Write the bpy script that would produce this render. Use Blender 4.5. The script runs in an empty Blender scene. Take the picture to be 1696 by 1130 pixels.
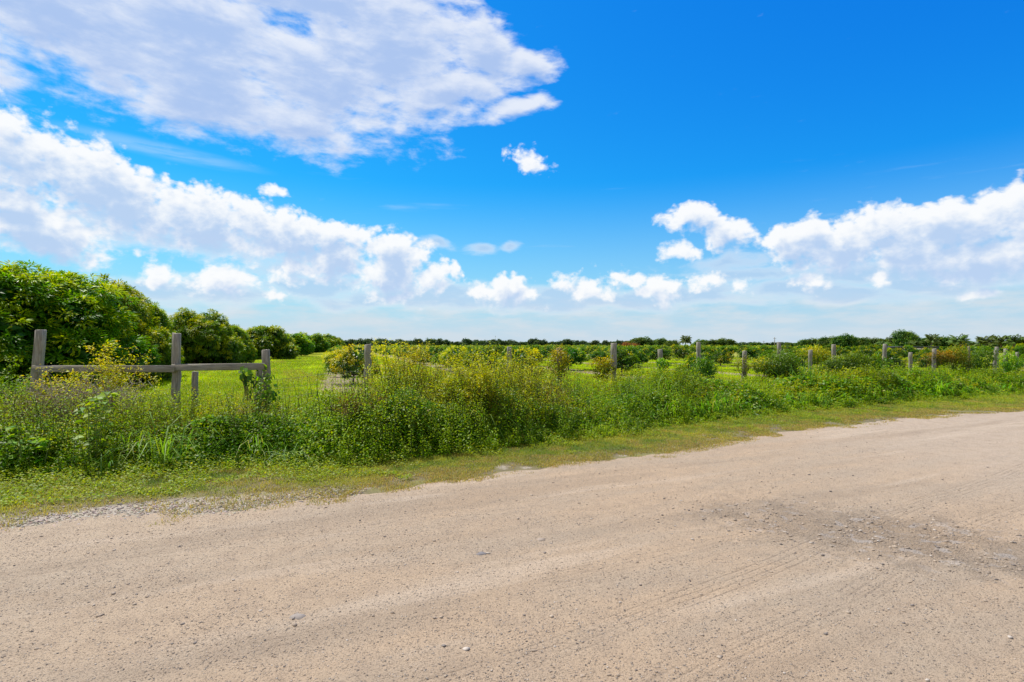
import bpy, math, random
import numpy as np
from math import radians, pi, sin, cos, atan2

# ------------------------------------------------------------------ camera, world, sun
SC = bpy.context.scene
COL = SC.collection
EYE = 1.6
FPX, CX, HY = 900.0, 848.0, 572.0         # focal length, centre column and horizon row of the survey
cam_d = bpy.data.cameras.new('camera'); cam = bpy.data.objects.new('camera', cam_d); COL.objects.link(cam)
cam.location = (0, 0, EYE); cam.rotation_euler = (radians(90) + math.atan(7 / FPX), 0, 0)
cam_d.sensor_width = 36; cam_d.lens = 36 * FPX / 1696; cam_d.clip_end = 6000; cam_d.clip_start = 0.05
SC.camera = cam
SC.view_settings.view_transform = 'Standard'; SC.view_settings.look = 'None'
SC.view_settings.exposure = 0.0; SC.view_settings.gamma = 1.0
SUN_AZ, SUN_EL = radians(-52), radians(61)   # azimuth from +Y towards +X
sd = bpy.data.lights.new('sun', 'SUN'); sun = bpy.data.objects.new('sun', sd); COL.objects.link(sun)
sd.energy = 4.6; sd.angle = radians(0.6); sd.color = (1.0, 0.955, 0.88)
sun.rotation_euler = (pi / 2 - SUN_EL, 0, pi - SUN_AZ)
SC.cycles.max_bounces = 8; SC.cycles.diffuse_bounces = 3; SC.cycles.transmission_bounces = 4
SC.cycles.transparent_max_bounces = 8

def mnode(nt, t, ins=None, **kw):
    n = nt.nodes.new(t)
    for k, v in kw.items(): setattr(n, k, v)
    for k, v in (ins or {}).items():
        s = n.inputs[k]
        if isinstance(v, bpy.types.NodeSocket): nt.links.new(v, s)
        else: s.default_value = v
    return n
def M(nt, op, a, b=None, c=None, clamp=False):
    ins = {0: a}
    if b is not None: ins[1] = b
    if c is not None: ins[2] = c
    return mnode(nt, 'ShaderNodeMath', ins, operation=op, use_clamp=clamp).outputs[0]
def MR(nt, v, a, b, c=0.0, d=1.0, smooth=True):
    return mnode(nt, 'ShaderNodeMapRange', {'Value': v, 'From Min': a, 'From Max': b, 'To Min': c, 'To Max': d},
                 interpolation_type='SMOOTHSTEP' if smooth else 'LINEAR', clamp=True).outputs['Result']
def MIX(nt, f, a, b, mode='MIX'):
    n = nt.nodes.new('ShaderNodeMix'); n.data_type = 'RGBA'; n.blend_type = mode; n.clamp_factor = True
    for i, v in ((0, f), (6, a), (7, b)):
        s = n.inputs[i]
        if isinstance(v, bpy.types.NodeSocket): nt.links.new(v, s)
        else: s.default_value = (*v, 1) if isinstance(v, tuple) and len(v) == 3 else v
    return n.outputs[2]
def NOISE(nt, vec, scale, detail=4, rough=.5, dist=0.0):
    return mnode(nt, 'ShaderNodeTexNoise', {'Vector': vec, 'Scale': scale, 'Detail': detail, 'Roughness': rough, 'Distortion': dist}).outputs['Fac']

def angs(px, py):
    u = (px - CX) / FPX; az = math.atan(u); t = (HY - py) / FPX * math.cos(az)
    return az, t
# cloud banks as ellipses (column, row, half width, half height, tilt deg) turned into azimuth / tan(elevation)
HIGH = [(120,20,260,135,8),(300,20,240,110,0),(500,-20,260,110,0),(330,105,230,105,14),(520,130,210,95,6),(490,200,120,58,14),(640,80,190,110,0),(740,140,130,60,-8),
        (800,85,80,60,40),(880,100,50,26,10),(850,185,60,22,-12),(-150,40,250,140,0),(-500,0,350,120,0)]
CUM = [(20,265,150,70,18),(190,325,150,55,18),(330,365,150,46,14),(450,386,140,36,4),(560,392,70,18,0),(-120,230,160,90,10),
       (70,392,100,42,0),(25,345,60,26,0),(258,452,30,18,0),(370,462,46,20,0),(462,490,15,8,0),
       (560,425,50,32,-30),(655,430,48,38,20),(640,462,62,20,0),(715,462,36,16,0),(655,492,30,7,0),(490,440,44,18,0),
       (838,482,34,20,0),(800,488,26,14,0),(868,488,34,11,0),(935,472,22,10,0),(975,486,28,8,0),
       (1040,465,36,11,20),(1085,480,40,12,12),(1150,366,42,18,10),(1210,388,48,22,15),(1127,424,22,14,0),
       (1310,402,46,28,0),(1350,378,38,26,0),(1400,400,90,44,0),(1460,382,62,36,0),(1500,408,90,40,0),(1390,440,50,14,0),
       (1570,372,60,34,0),(1630,378,80,50,0),(1720,370,90,60,0),(1850,380,120,60,0),(1620,420,130,32,0),(1175,467,28,8,0),
       (1317,446,14,9,0),(1345,470,34,10,0),(1460,460,18,9,0),(1222,478,11,6,0),(1630,484,36,5,0),
       (872,264,26,11,15),(455,312,16,6,0),(-350,330,200,70,0),(2200,400,160,60,0)]
LOW = [(480,440,60,18,0),(510,470,80,18,0),(370,480,90,22,0),(715,405,34,12,0),(800,412,34,10,0),(845,408,20,9,0),(1010,500,90,14,0),
       (1100,490,130,14,0),(1250,458,90,12,3),(1330,480,120,18,0),(1420,488,90,14,0),(1540,470,110,22,0),(1640,445,140,26,0),(260,480,90,18,0),(700,490,110,16,0),
       (870,500,150,14,0),(640,495,120,12,0),(330,402,300,20,4),(1200,440,60,14,0),(930,490,70,14,0),(1440,455,160,18,0)]

def build_world():
    w = bpy.data.worlds.new('World'); SC.world = w; w.use_nodes = True
    nt = w.node_tree; nt.nodes.clear()
    # cloud field group: (az, t) -> density high, cumulus, low
    g = bpy.data.node_groups.new('cloud_field', 'ShaderNodeTree')
    g.interface.new_socket('P', in_out='INPUT', socket_type='NodeSocketVector')
    for s in ('high', 'cum', 'low'): g.interface.new_socket(s, in_out='OUTPUT', socket_type='NodeSocketFloat')
    gi = g.nodes.new('NodeGroupInput'); go = g.nodes.new('NodeGroupOutput'); P = gi.outputs['P']
    warp = mnode(g, 'ShaderNodeTexNoise', {'Vector': P, 'Scale': 9.0, 'Detail': 2.0}).outputs['Color']
    wv = mnode(g, 'ShaderNodeVectorMath', {0: warp, 1: (.5, .5, .5)}, operation='SUBTRACT').outputs[0]
    wv = mnode(g, 'ShaderNodeVectorMath', {0: wv, 'Scale': 0.05}, operation='SCALE').outputs[0]
    PW = mnode(g, 'ShaderNodeVectorMath', {0: P, 1: wv}, operation='ADD').outputs[0]
    def field(lst, vec, soft=False):
        acc = None
        for (px, py, rx, ry, rot) in lst:
            az, t = angs(px, py); c2 = math.cos(az)
            sx = rx / FPX * c2 * c2; sy = ry / FPX * c2
            loc = (az, t, 0)      # hand the running value on, so the ellipses are worked out one after another
            if acc is not None: loc = mnode(g, 'ShaderNodeCombineXYZ', {0: az, 1: t, 2: acc}).outputs[0]
            m = mnode(g, 'ShaderNodeMapping', {'Vector': vec, 'Location': loc, 'Rotation': (0, 0, -radians(rot)), 'Scale': (sx, sy, 1e5)}, vector_type='TEXTURE').outputs[0]
            l = mnode(g, 'ShaderNodeVectorMath', {0: m}, operation='LENGTH').outputs['Value']
            v = M(g, 'SUBTRACT', 1.0, l)
            wt = min(1.0, max(.5, ry / 38))
            if soft and wt < 1: v = M(g, 'MULTIPLY', v, wt)      # small clouds: the noise decides their outline
            acc = v if acc is None else M(g, 'SMOOTH_MAX', acc, v, 0.18)
        return acc
    hi = field(HIGH, PW); cu = field([(a, b, c * 1.2 + 6, d * 1.3 + 6, e) for a, b, c, d, e in CUM], PW, True); lo = field(LOW, PW)
    # noises
    Ps = mnode(g, 'ShaderNodeMapping', {'Vector': P, 'Rotation': (0, 0, radians(12)), 'Scale': (1.0, 1.7, 1)}).outputs[0]
    n1 = NOISE(g, Ps, 6.5, 8, .62, .15)
    hi = M(g, 'ADD', M(g, 'ADD', hi, .14), M(g, 'MULTIPLY', M(g, 'SUBTRACT', n1, .5), 2.5))
    Pk = mnode(g, 'ShaderNodeMapping', {'Vector': P, 'Rotation': (0, 0, radians(25)), 'Scale': (1.0, 2.6, 1)}).outputs[0]
    hi = M(g, 'ADD', hi, M(g, 'MULTIPLY', M(g, 'SUBTRACT', NOISE(g, Pk, 16.0, 4, .55, .3), .5), 1.1))
    Pc = mnode(g, 'ShaderNodeMapping', {'Vector': P, 'Scale': (1.0, 1.35, 1)}).outputs[0]
    n2 = NOISE(g, Pc, 13.0, 8, .60, .1)
    vo = mnode(g, 'ShaderNodeTexVoronoi', {'Vector': PW, 'Scale': 34.0, 'Detail': 2.5, 'Roughness': .55, 'Smoothness': .5}, feature='SMOOTH_F1').outputs['Distance']
    ty0 = mnode(g, 'ShaderNodeSeparateXYZ', {0: P}).outputs[1]
    low_puffs = M(g, 'SUBTRACT', M(g, 'MULTIPLY', M(g, 'MULTIPLY', MR(g, ty0, .04, .075), MR(g, ty0, .17, .10)), 1.62), 2.0)
    cu = M(g, 'MAXIMUM', cu, low_puffs)
    cu = M(g, 'ADD', M(g, 'MULTIPLY_ADD', cu, 1.3, .16), M(g, 'MULTIPLY', M(g, 'SUBTRACT', n2, .5), 1.6))
    cu = M(g, 'ADD', cu, M(g, 'MULTIPLY', M(g, 'SUBTRACT', .55, vo), 0.6))
    cu = M(g, 'ADD', cu, M(g, 'MULTIPLY', M(g, 'SUBTRACT', NOISE(g, Pc, 50.0, 4, .6, .2), .5), .8))
    Pl = mnode(g, 'ShaderNodeMapping', {'Vector': P, 'Scale': (1.0, 2.6, 1)}).outputs[0]
    n3 = NOISE(g, Pl, 13.0, 8, .6, .25)
    ty = mnode(g, 'ShaderNodeSeparateXYZ', {0: P}).outputs[1]
    belt = M(g, 'MULTIPLY', M(g, 'MULTIPLY', MR(g, ty, .015, .05), MR(g, ty, .17, .10)), .40)
    lo = M(g, 'MAXIMUM', lo, -.75)
    lo = M(g, 'ADD', lo, belt)
    lo = M(g, 'ADD', M(g, 'ADD', lo, .2), M(g, 'MULTIPLY', M(g, 'SUBTRACT', n3, .5), 2.6))
    for s, v in (('high', hi), ('cum', cu), ('low', lo)): g.links.new(v, go.inputs[s])

    tc = nt.nodes.new('ShaderNodeTexCoord')
    sep = mnode(nt, 'ShaderNodeSeparateXYZ', {0: tc.outputs['Generated']})
    X, Y, Z = sep.outputs
    az = M(nt, 'ARCTAN2', X, Y)
    hyp = M(nt, 'SQRT', M(nt, 'MAXIMUM', M(nt, 'ADD', M(nt, 'MULTIPLY', X, X), M(nt, 'MULTIPLY', Y, Y)), 1e-4))
    t = M(nt, 'DIVIDE', Z, hyp)
    t = M(nt, 'MINIMUM', t, 6.0)
    P0 = mnode(nt, 'ShaderNodeCombineXYZ', {0: az, 1: t, 2: 0.0}).outputs[0]
    def fld(off):
        v = P0
        if off: v = mnode(nt, 'ShaderNodeVectorMath', {0: P0, 1: off}, operation='ADD').outputs[0]
        n = nt.nodes.new('ShaderNodeGroup'); n.node_tree = g; nt.links.new(v, n.inputs['P']); return n.outputs
    f0 = fld(None); f2 = fld((-0.007, 0.021, 0))
    # clear sky
    sky = nt.nodes.new('ShaderNodeTexSky'); sky.sky_type = 'NISHITA'; sky.sun_disc = False
    sky.sun_elevation = SUN_EL; sky.sun_rotation = SUN_AZ; sky.altitude = 0; sky.air_density = 1.0; sky.dust_density = 0.3; sky.ozone_density = 4.0
    STR = 0.1
    sc = mnode(nt, 'ShaderNodeVectorMath', {0: sky.outputs[0], 'Scale': STR}, operation='SCALE').outputs[0]
    sp = mnode(nt, 'ShaderNodeSeparateColor', {0: sc})
    r = M(nt, 'MULTIPLY', M(nt, 'POWER', sp.outputs[0], 2.3), .72)
    gg = M(nt, 'MULTIPLY', M(nt, 'POWER', sp.outputs[1], 1.22), 1.42)
    b = M(nt, 'MULTIPLY', M(nt, 'POWER', sp.outputs[2], .50), 1.27)
    clear = mnode(nt, 'ShaderNodeCombineColor', {0: r, 1: gg, 2: b}).outputs[0]
    # overhead and behind, unseen sky is made paler and warmer to whiten the ambient
    wide = M(nt, 'MAXIMUM', MR(nt, t, .72, 1.6), MR(nt, M(nt, 'ABSOLUTE', az), 1.0, 1.9))
    clear = MIX(nt, M(nt, 'MULTIPLY', wide, .9), clear, mnode(nt, 'ShaderNodeVectorMath', {0: sc, 1: (1.25, 1.0, .85)}, operation='MULTIPLY').outputs[0])
    pale = MR(nt, t, .30, .0, 0, 1, False)
    pale = M(nt, 'POWER', pale, 1.45)
    col = MIX(nt, M(nt, 'MULTIPLY', pale, .95), clear, (.50, .66, .83))
    # thin cirrus streaks
    Pst = mnode(nt, 'ShaderNodeMapping', {'Vector': P0, 'Rotation': (0, 0, radians(-7)), 'Scale': (1.0, 9.0, 1)}).outputs[0]
    ci = MR(nt, NOISE(nt, Pst, 3.5, 6, .55, .3), .60, .80)
    ci = M(nt, 'MULTIPLY', ci, MR(nt, t, .1, .2)); ci = M(nt, 'MULTIPLY', ci, MR(nt, t, .34, .27))
    col = MIX(nt, M(nt, 'MULTIPLY', ci, .35), col, (.62, .78, .96))
    # long thin streak under the high bank
    a0, t0 = angs(265, 248)
    ms = mnode(nt, 'ShaderNodeMapping', {'Vector': P0, 'Location': (a0, t0, 0), 'Rotation': (0, 0, -radians(4)), 'Scale': (.15, .014, 1)}, vector_type='TEXTURE').outputs[0]
    ls = mnode(nt, 'ShaderNodeVectorMath', {0: ms}, operation='LENGTH').outputs['Value']
    st = M(nt, 'MULTIPLY', MR(nt, ls, 1.2, .2), MR(nt, NOISE(nt, Pst, 12, 4), .2, .6))
    col = MIX(nt, M(nt, 'MULTIPLY', st, .38), col, (.55, .76, .97))
    # low grey-blue bands close to the horizon
    hb = M(nt, 'MULTIPLY', MR(nt, t, .115, .05), MR(nt, NOISE(nt, mnode(nt, 'ShaderNodeMapping', {'Vector': P0, 'Scale': (1., 4.5, 1)}).outputs[0], 9, 7, .6), .36, .66))
    col = MIX(nt, M(nt, 'MULTIPLY', hb, .75), col, (.72, .77, .82))
    # unseen white cloud added over the dome to whiten ambient, thinning towards the banks
    simple = col
    gen = MR(nt, NOISE(nt, mnode(nt, 'ShaderNodeVectorMath', {0: tc.outputs['Generated'], 1: (1, 1, 2.2)}, operation='MULTIPLY').outputs[0], 1.9, 4, .55), .46, .66)
    gen = M(nt, 'MULTIPLY', gen, wide)
    simple = MIX(nt, M(nt, 'MULTIPLY', gen, .9), simple, (.98, .96, .93))
    simple = MIX(nt, MR(nt, t, -.02, -.05), simple, (.22, .22, .13))
    edge = M(nt, 'MULTIPLY', MR(nt, t, .75, .66), MR(nt, M(nt, 'ABSOLUTE', az), 1.15, .98))
    lod = MR(nt, f0['low'], -.15, 1.0)
    lsh = MR(nt, f0['low'], .25, 1.2)
    lcol = MIX(nt, lsh, (.86, .91, .97), (.52, .67, .88))
    col = MIX(nt, M(nt, 'MULTIPLY', M(nt, 'MULTIPLY', lod, .7), edge), col, lcol)
    # high bank
    hd = MR(nt, f0['high'], -.12, .62)
    hs = MR(nt, f2['high'], .05, 1.15)
    hcol = MIX(nt, hs, (.82, .87, .97), (.44, .58, .87))
    col = MIX(nt, M(nt, 'MULTIPLY', M(nt, 'MULTIPLY', hd, .95), edge), col, hcol)
    # cumulus
    cs = MR(nt, f2['cum'], -.05, 1.08)
    cd = MR(nt, f0['cum'], -.14, M(nt, 'ADD', .34, M(nt, 'MULTIPLY', cs, .42)))
    ccol = MIX(nt, cs, (.98, .99, 1.0), (.50, .65, .89))
    col = MIX(nt, M(nt, 'MULTIPLY', M(nt, 'MULTIPLY', cd, .97), edge), col, ccol)
    # distance softens whatever stands lowest
    fade = MR(nt, t, .10, .0)
    col = MIX(nt, M(nt, 'MULTIPLY', fade, .6), col, (.62, .72, .80))
    # below the horizon: dull ground bounce
    col = MIX(nt, MR(nt, t, -.02, -.05), col, (.22, .24, .16))
    def back(c): return mnode(nt, 'ShaderNodeBackground', {'Color': mnode(nt, 'ShaderNodeVectorMath', {0: c, 'Scale': 1 / STR}, operation='SCALE').outputs[0], 'Strength': STR}).outputs[0]
    ahead = M(nt, 'MULTIPLY', M(nt, 'LESS_THAN', t, .76), M(nt, 'LESS_THAN', M(nt, 'ABSOLUTE', az), 1.16))
    ahead = M(nt, 'MULTIPLY', ahead, M(nt, 'GREATER_THAN', t, -.03))
    mx = mnode(nt, 'ShaderNodeMixShader', {0: ahead, 1: back(simple), 2: back(col)})
    wo = nt.nodes.new('ShaderNodeOutputWorld'); nt.links.new(mx.outputs[0], wo.inputs[0])
    w.cycles.sampling_method = 'MANUAL'; w.cycles.sample_map_resolution = 512
build_world()

# ------------------------------------------------------------------ helpers
RS = np.random.RandomState
def at(px, py):
    """ground point seen at a photo position"""
    d = EYE * FPX / (py - HY); return ((px - CX) / FPX * d, d)
def xat(px, d): return (px - CX) / FPX * d
def hat(py, d): return EYE - (py - HY) / FPX * d

def _h(ix, iy, s):
    n = (ix * 374761393 + iy * 668265263 + s * 1442695041) & 0xffffffff
    n = ((n ^ (n >> 13)) * 1274126177) & 0xffffffff
    return ((n ^ (n >> 16)) & 0xffff) / 65535.0
def vn(x, y, s=0):
    x = np.asarray(x, float); y = np.asarray(y, float)
    ix = np.floor(x).astype(np.int64); iy = np.floor(y).astype(np.int64); fx = x - ix; fy = y - iy
    fx = fx * fx * (3 - 2 * fx); fy = fy * fy * (3 - 2 * fy)
    a = _h(ix, iy, s); b = _h(ix + 1, iy, s); c = _h(ix, iy + 1, s); d = _h(ix + 1, iy + 1, s)
    return (a * (1 - fx) + b * fx) * (1 - fy) + (c * (1 - fx) + d * fx) * fy
def fbm(x, y, s=0, o=4):
    r = 0; a = .5; t = 0
    x = np.asarray(x, float); y = np.asarray(y, float)
    for i in range(o): r = r + a * vn(x * 2 ** i, y * 2 ** i, s + i * 17); t += a; a *= .5
    return r / t
def norm(v): return v / np.maximum(np.linalg.norm(v, axis=-1, keepdims=True), 1e-9)
def ss(a, b, x):
    t = np.clip((np.asarray(x, float) - a) / (b - a), 0, 1); return t * t * (3 - 2 * t)

class Geo:
    """collects faces (quads and tris) with a colour per vertex; build() links ONE mesh object"""
    def __init__(s): s.v = []; s.q = []; s.t = []; s.c = []; s.n = 0
    def add(s, v, q=None, t=None, c=None):
        v = np.asarray(v, float).reshape(-1, 3)
        if q is not None and len(q): s.q.append(np.asarray(q, np.int64).reshape(-1, 4) + s.n)
        if t is not None and len(t): s.t.append(np.asarray(t, np.int64).reshape(-1, 3) + s.n)
        if c is None: c = (.5, .5, .5)
        c = np.broadcast_to(np.asarray(c, float), (len(v), 3))
        s.v.append(v); s.c.append(c); s.n += len(v)
    def mesh(s, name, mat, smooth=False):
        v = np.concatenate(s.v) if s.v else np.zeros((0, 3)); c = np.concatenate(s.c)
        q = np.concatenate(s.q) if s.q else np.zeros((0, 4), int); t = np.concatenate(s.t) if s.t else np.zeros((0, 3), int)
        me = bpy.data.meshes.new(name)
        me.vertices.add(len(v)); me.vertices.foreach_set('co', v.astype(np.float32).ravel())
        lv = np.concatenate([q.ravel(), t.ravel()]); me.loops.add(len(lv)); me.loops.foreach_set('vertex_index', lv.astype(np.int32))
        st = np.concatenate([np.arange(len(q)) * 4, len(q) * 4 + np.arange(len(t)) * 3]).astype(np.int32)
        me.polygons.add(len(st)); me.polygons.foreach_set('loop_start', st)
        if smooth: me.polygons.foreach_set('use_smooth', np.ones(len(st), bool))
        me.update(calc_edges=True)
        at_ = me.attributes.new('tint', 'FLOAT_COLOR', 'POINT')
        at_.data.foreach_set('color', np.concatenate([c, np.ones((len(c), 1))], 1).astype(np.float32).ravel())
        me.materials.append(mat); return me
    def build(s, name, mat, parent=None, smooth=False):
        o = bpy.data.objects.new(name, s.mesh(name, mat, smooth)); COL.objects.link(o)
        if parent: o.parent = parent
        return o
def tag(o, label=None, cat=None, group=None, kind=None):
    for k, v in (('label', label), ('category', cat), ('group', group), ('kind', kind)):
        if v: o[k] = v
    return o
def empty(name, loc, rz=0):
    o = bpy.data.objects.new(name, None); COL.objects.link(o); o.location = loc; o.rotation_euler = (0, 0, rz); o.empty_display_size = .2
    return o
def dup(root):
    r = root.copy(); COL.objects.link(r)
    for k in ('label', 'group', 'category'):
        pass
    for ch in list(root.children):
        c = ch.copy(); COL.objects.link(c); c.parent = r
    return r

def leaves(g, P, D, N, L, W, col, droop=.15, broad=False):
    """leaf faces: P base, D direction, N normal; rhomboid or, broad, a rounded two-quad blade"""
    P = np.asarray(P); n = len(P); D = norm(D); S = norm(np.cross(D, N)); N = norm(np.cross(S, D))
    L = np.broadcast_to(L, n)[:, None]; W = np.broadcast_to(W, n)[:, None]
    col = np.broadcast_to(col, (n, 3))
    if not broad:
        v = np.stack([P, P + D * L * .42 + S * W * .5 + N * W * .12, P + D * L - N * L * droop, P + D * L * .42 - S * W * .5 + N * W * .12], 1)
        q = np.arange(n * 4).reshape(n, 4); g.add(v, q=q, c=np.repeat(col, 4, 0))
    else:
        v = np.stack([P, P + D * L * .2 + S * W * .5 + N * W * .15, P + D * L * .6 + S * W * .42 + N * W * .08, P + D * L - N * L * droop,
                      P + D * L * .6 - S * W * .42 + N * W * .08, P + D * L * .2 - S * W * .5 + N * W * .15, P + D * L * .5 - N * L * droop * .3], 1)
        b = np.arange(n)[:, None] * 7
        q = np.concatenate([b + [0, 1, 2, 6], b + [6, 2, 3, 4], b + [0, 6, 4, 5]]); g.add(v, q=q, c=np.repeat(col, 7, 0))
def blades(g, P, H, A, lean, W, col, face=None):
    """grass blades: P base, H length, A lean azimuth, lean 0..1"""
    n = len(P); H = np.broadcast_to(H, n)[:, None]; A = np.broadcast_to(A, n); lean = np.broadcast_to(lean, n)[:, None]; W = np.broadcast_to(W, n)[:, None]
    d = np.stack([np.cos(A), np.sin(A), np.zeros(n)], 1)
    s = np.stack([-np.sin(A), np.cos(A), np.zeros(n)], 1) if face is None else np.stack([np.cos(face), np.sin(face), np.zeros(n)], 1)
    z = np.array([0, 0, 1.])
    m = P + z * H * .55 * (1 - lean * .15) + d * H * lean * .22
    u = P + z * H * (.85 - lean * .42) + d * H * lean * .58
    e = P + z * H * (1. - lean * .85) + d * H * lean * .9
    v = np.stack([P - s * W * .4, P + s * W * .4, m + s * W * .5, m - s * W * .5, u + s * W * .38, u - s * W * .38, e], 1)
    b = np.arange(n)[:, None] * 7
    g.add(v, q=np.concatenate([b + [0, 1, 2, 3], b + [3, 2, 4, 5]]), t=b + [5, 4, 6], c=np.repeat(np.broadcast_to(col, (n, 3)), 7, 0))
def twigs(g, A, B, ra, rb, col, k=3):
    """tapered straight sticks A->B"""
    A = np.asarray(A, float); B = np.asarray(B, float); n = len(A); D = norm(B - A)
    up = np.where(np.abs(D[:, 2:3]) > .9, np.array([[1., 0, 0]]), np.array([[0, 0, 1.]]))
    U = norm(np.cross(D, up)); V = np.cross(D, U)
    ra = np.broadcast_to(ra, n)[:, None]; rb = np.broadcast_to(rb, n)[:, None]
    ring = []
    for (C, r) in ((A, ra), (B, rb)):
        for i in range(k):
            a = 2 * pi * i / k; ring.append(C + (U * cos(a) + V * sin(a)) * r)
    v = np.stack(ring, 1); b = np.arange(n)[:, None] * 2 * k
    q = np.concatenate([b + [i, (i + 1) % k, k + (i + 1) % k, k + i] for i in range(k)])
    g.add(v, q=q, c=np.repeat(np.broadcast_to(col, (n, 3)), 2 * k, 0))
def tube(g, pts, rad, col, k=8, cap=True, jit=0, rng=None):
    pts = np.asarray(pts, float); n = len(pts); rad = np.broadcast_to(rad, n)
    T = norm(np.gradient(pts, axis=0)); up = np.array([1., 0, 0]) if abs(T[0, 2]) > .7 else np.array([0, 0, 1.])
    U = norm(np.cross(T, up)); V = np.cross(T, U); a = np.arange(k) * 2 * pi / k
    R = rad[:, None] * (1 + (jit * (rng.rand(1, k) * 2 - 1) + .3 * jit * (rng.rand(n, k) * 2 - 1) if jit else 0) * np.ones((n, k)))
    v = pts[:, None] + (U[:, None] * np.cos(a)[None, :, None] + V[:, None] * np.sin(a)[None, :, None]) * R[..., None]
    q = [[i * k + j, i * k + (j + 1) % k, (i + 1) * k + (j + 1) % k, (i + 1) * k + j] for i in range(n - 1) for j in range(k)]
    v = v.reshape(-1, 3); t = None
    if cap:
        v = np.concatenate([v, pts[-1:] + T[-1] * rad[-1] * .15, pts[:1]]); m = n * k
        t = [[(n - 1) * k + j, (n - 1) * k + (j + 1) % k, m] for j in range(k)] + [[(j + 1) % k, j, m + 1] for j in range(k)]
    g.add(v, q=q, t=t, c=col)
def box(g, c, h, col, R=None, bev=.0):
    """box centre c, half sizes h, optional 3x3 rotation, chamfered long edges"""
    hx, hy, hz = h; b = bev
    prof = [(-hy + b, -hz), (hy - b, -hz), (hy, -hz + b), (hy, hz - b), (hy - b, hz), (-hy + b, hz), (-hy, hz - b), (-hy, -hz + b)] if b else [(-hy, -hz), (hy, -hz), (hy, hz), (-hy, hz)]
    k = len(prof); v = np.array([(x, p[0], p[1]) for x in (-hx, hx) for p in prof] + [(-hx, 0, 0), (hx, 0, 0)])
    if R is not None: v = v @ np.asarray(R).T
    v = v + np.asarray(c)
    q = [[i, (i + 1) % k, k + (i + 1) % k, k + i] for i in range(k)]
    t = [[(i + 1) % k, i, 2 * k] for i in range(k)] + [[k + i, k + (i + 1) % k, 2 * k + 1] for i in range(k)]
    g.add(v, q=q, t=t, c=col)
def rdir(rng, n, zmin=-1.):
    z = rng.uniform(zmin, 1, n); a = rng.uniform(0, 2 * pi, n); r = np.sqrt(1 - z * z)
    return np.stack([r * np.cos(a), r * np.sin(a), z], 1)
def mixc(a, b, f):
    f = np.asarray(f)[:, None]; return np.asarray(a) * (1 - f) + np.asarray(b) * f
def vary(rng, c, n, amt=.25):
    c = np.broadcast_to(c, (n, 3)); return c * (1 + amt * (rng.rand(n, 1) * 2 - 1)) * (1 + .12 * (rng.rand(n, 3) * 2 - 1))

# ------------------------------------------------------------------ materials
def new_mat(name):
    m = bpy.data.materials.new(name); m.use_nodes = True; nt = m.node_tree; nt.nodes.clear(); return m, nt
def out_(nt, sh): o = nt.nodes.new('ShaderNodeOutputMaterial'); nt.links.new(sh, o.inputs[0])
def foliage_mat(name, trans=.4, rough=.42, tcol=(1.5, 1.35, .55), spec=.4, hv=.12, gain=1.0):
    m, nt = new_mat(name)
    a = mnode(nt, 'ShaderNodeAttribute', attribute_name='tint').outputs['Color']
    oi = nt.nodes.new('ShaderNodeObjectInfo')
    geo = nt.nodes.new('ShaderNodeNewGeometry')
    hue = M(nt, 'ADD', .5, M(nt, 'MULTIPLY', M(nt, 'SUBTRACT', oi.outputs['Random'], .5), .035))
    val = M(nt, 'MULTIPLY', M(nt, 'ADD', 1 - hv, M(nt, 'MULTIPLY', oi.outputs['Random'], hv * 2)), gain)
    c = mnode(nt, 'ShaderNodeHueSaturation', {'Hue': hue, 'Saturation': 1.06, 'Value': val, 'Color': a}).outputs[0]
    p = mnode(nt, 'ShaderNodeBsdfPrincipled', {'Base Color': c, 'Roughness': rough, 'Specular IOR Level': spec})
    tc = MIX(nt, 1.0, c, tcol, 'MULTIPLY')
    t = mnode(nt, 'ShaderNodeBsdfTranslucent', {'Color': tc})
    s = mnode(nt, 'ShaderNodeMixShader', {0: trans, 1: p.outputs[0], 2: t.outputs[0]})
    out_(nt, s.outputs[0]); return m
MLEAF = foliage_mat('green_leaf')
MWEED = foliage_mat('weed_leaf', .45, .5)
MGRASS = foliage_mat('grass_blade', .42, .5)
MFAR = foliage_mat('far_leaf', .3, .6)
def bark_mat(name, c1, c2, scale=14):
    m, nt = new_mat(name); tc = nt.nodes.new('ShaderNodeTexCoord').outputs['Object']
    mp = mnode(nt, 'ShaderNodeMapping', {'Vector': tc, 'Scale': (1, 1, .25)}).outputs[0]
    n = NOISE(nt, mp, scale, 6, .6, .5)
    c = MIX(nt, MR(nt, n, .3, .7), c1, c2)
    bp = mnode(nt, 'ShaderNodeBump', {'Height': n, 'Strength': .6, 'Distance': .02})
    out_(nt, mnode(nt, 'ShaderNodeBsdfPrincipled', {'Base Color': c, 'Roughness': .9, 'Normal': bp.outputs[0]}).outputs[0]); return m
MBARK = bark_mat('bark', (.10, .075, .055), (.24, .19, .15))
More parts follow.
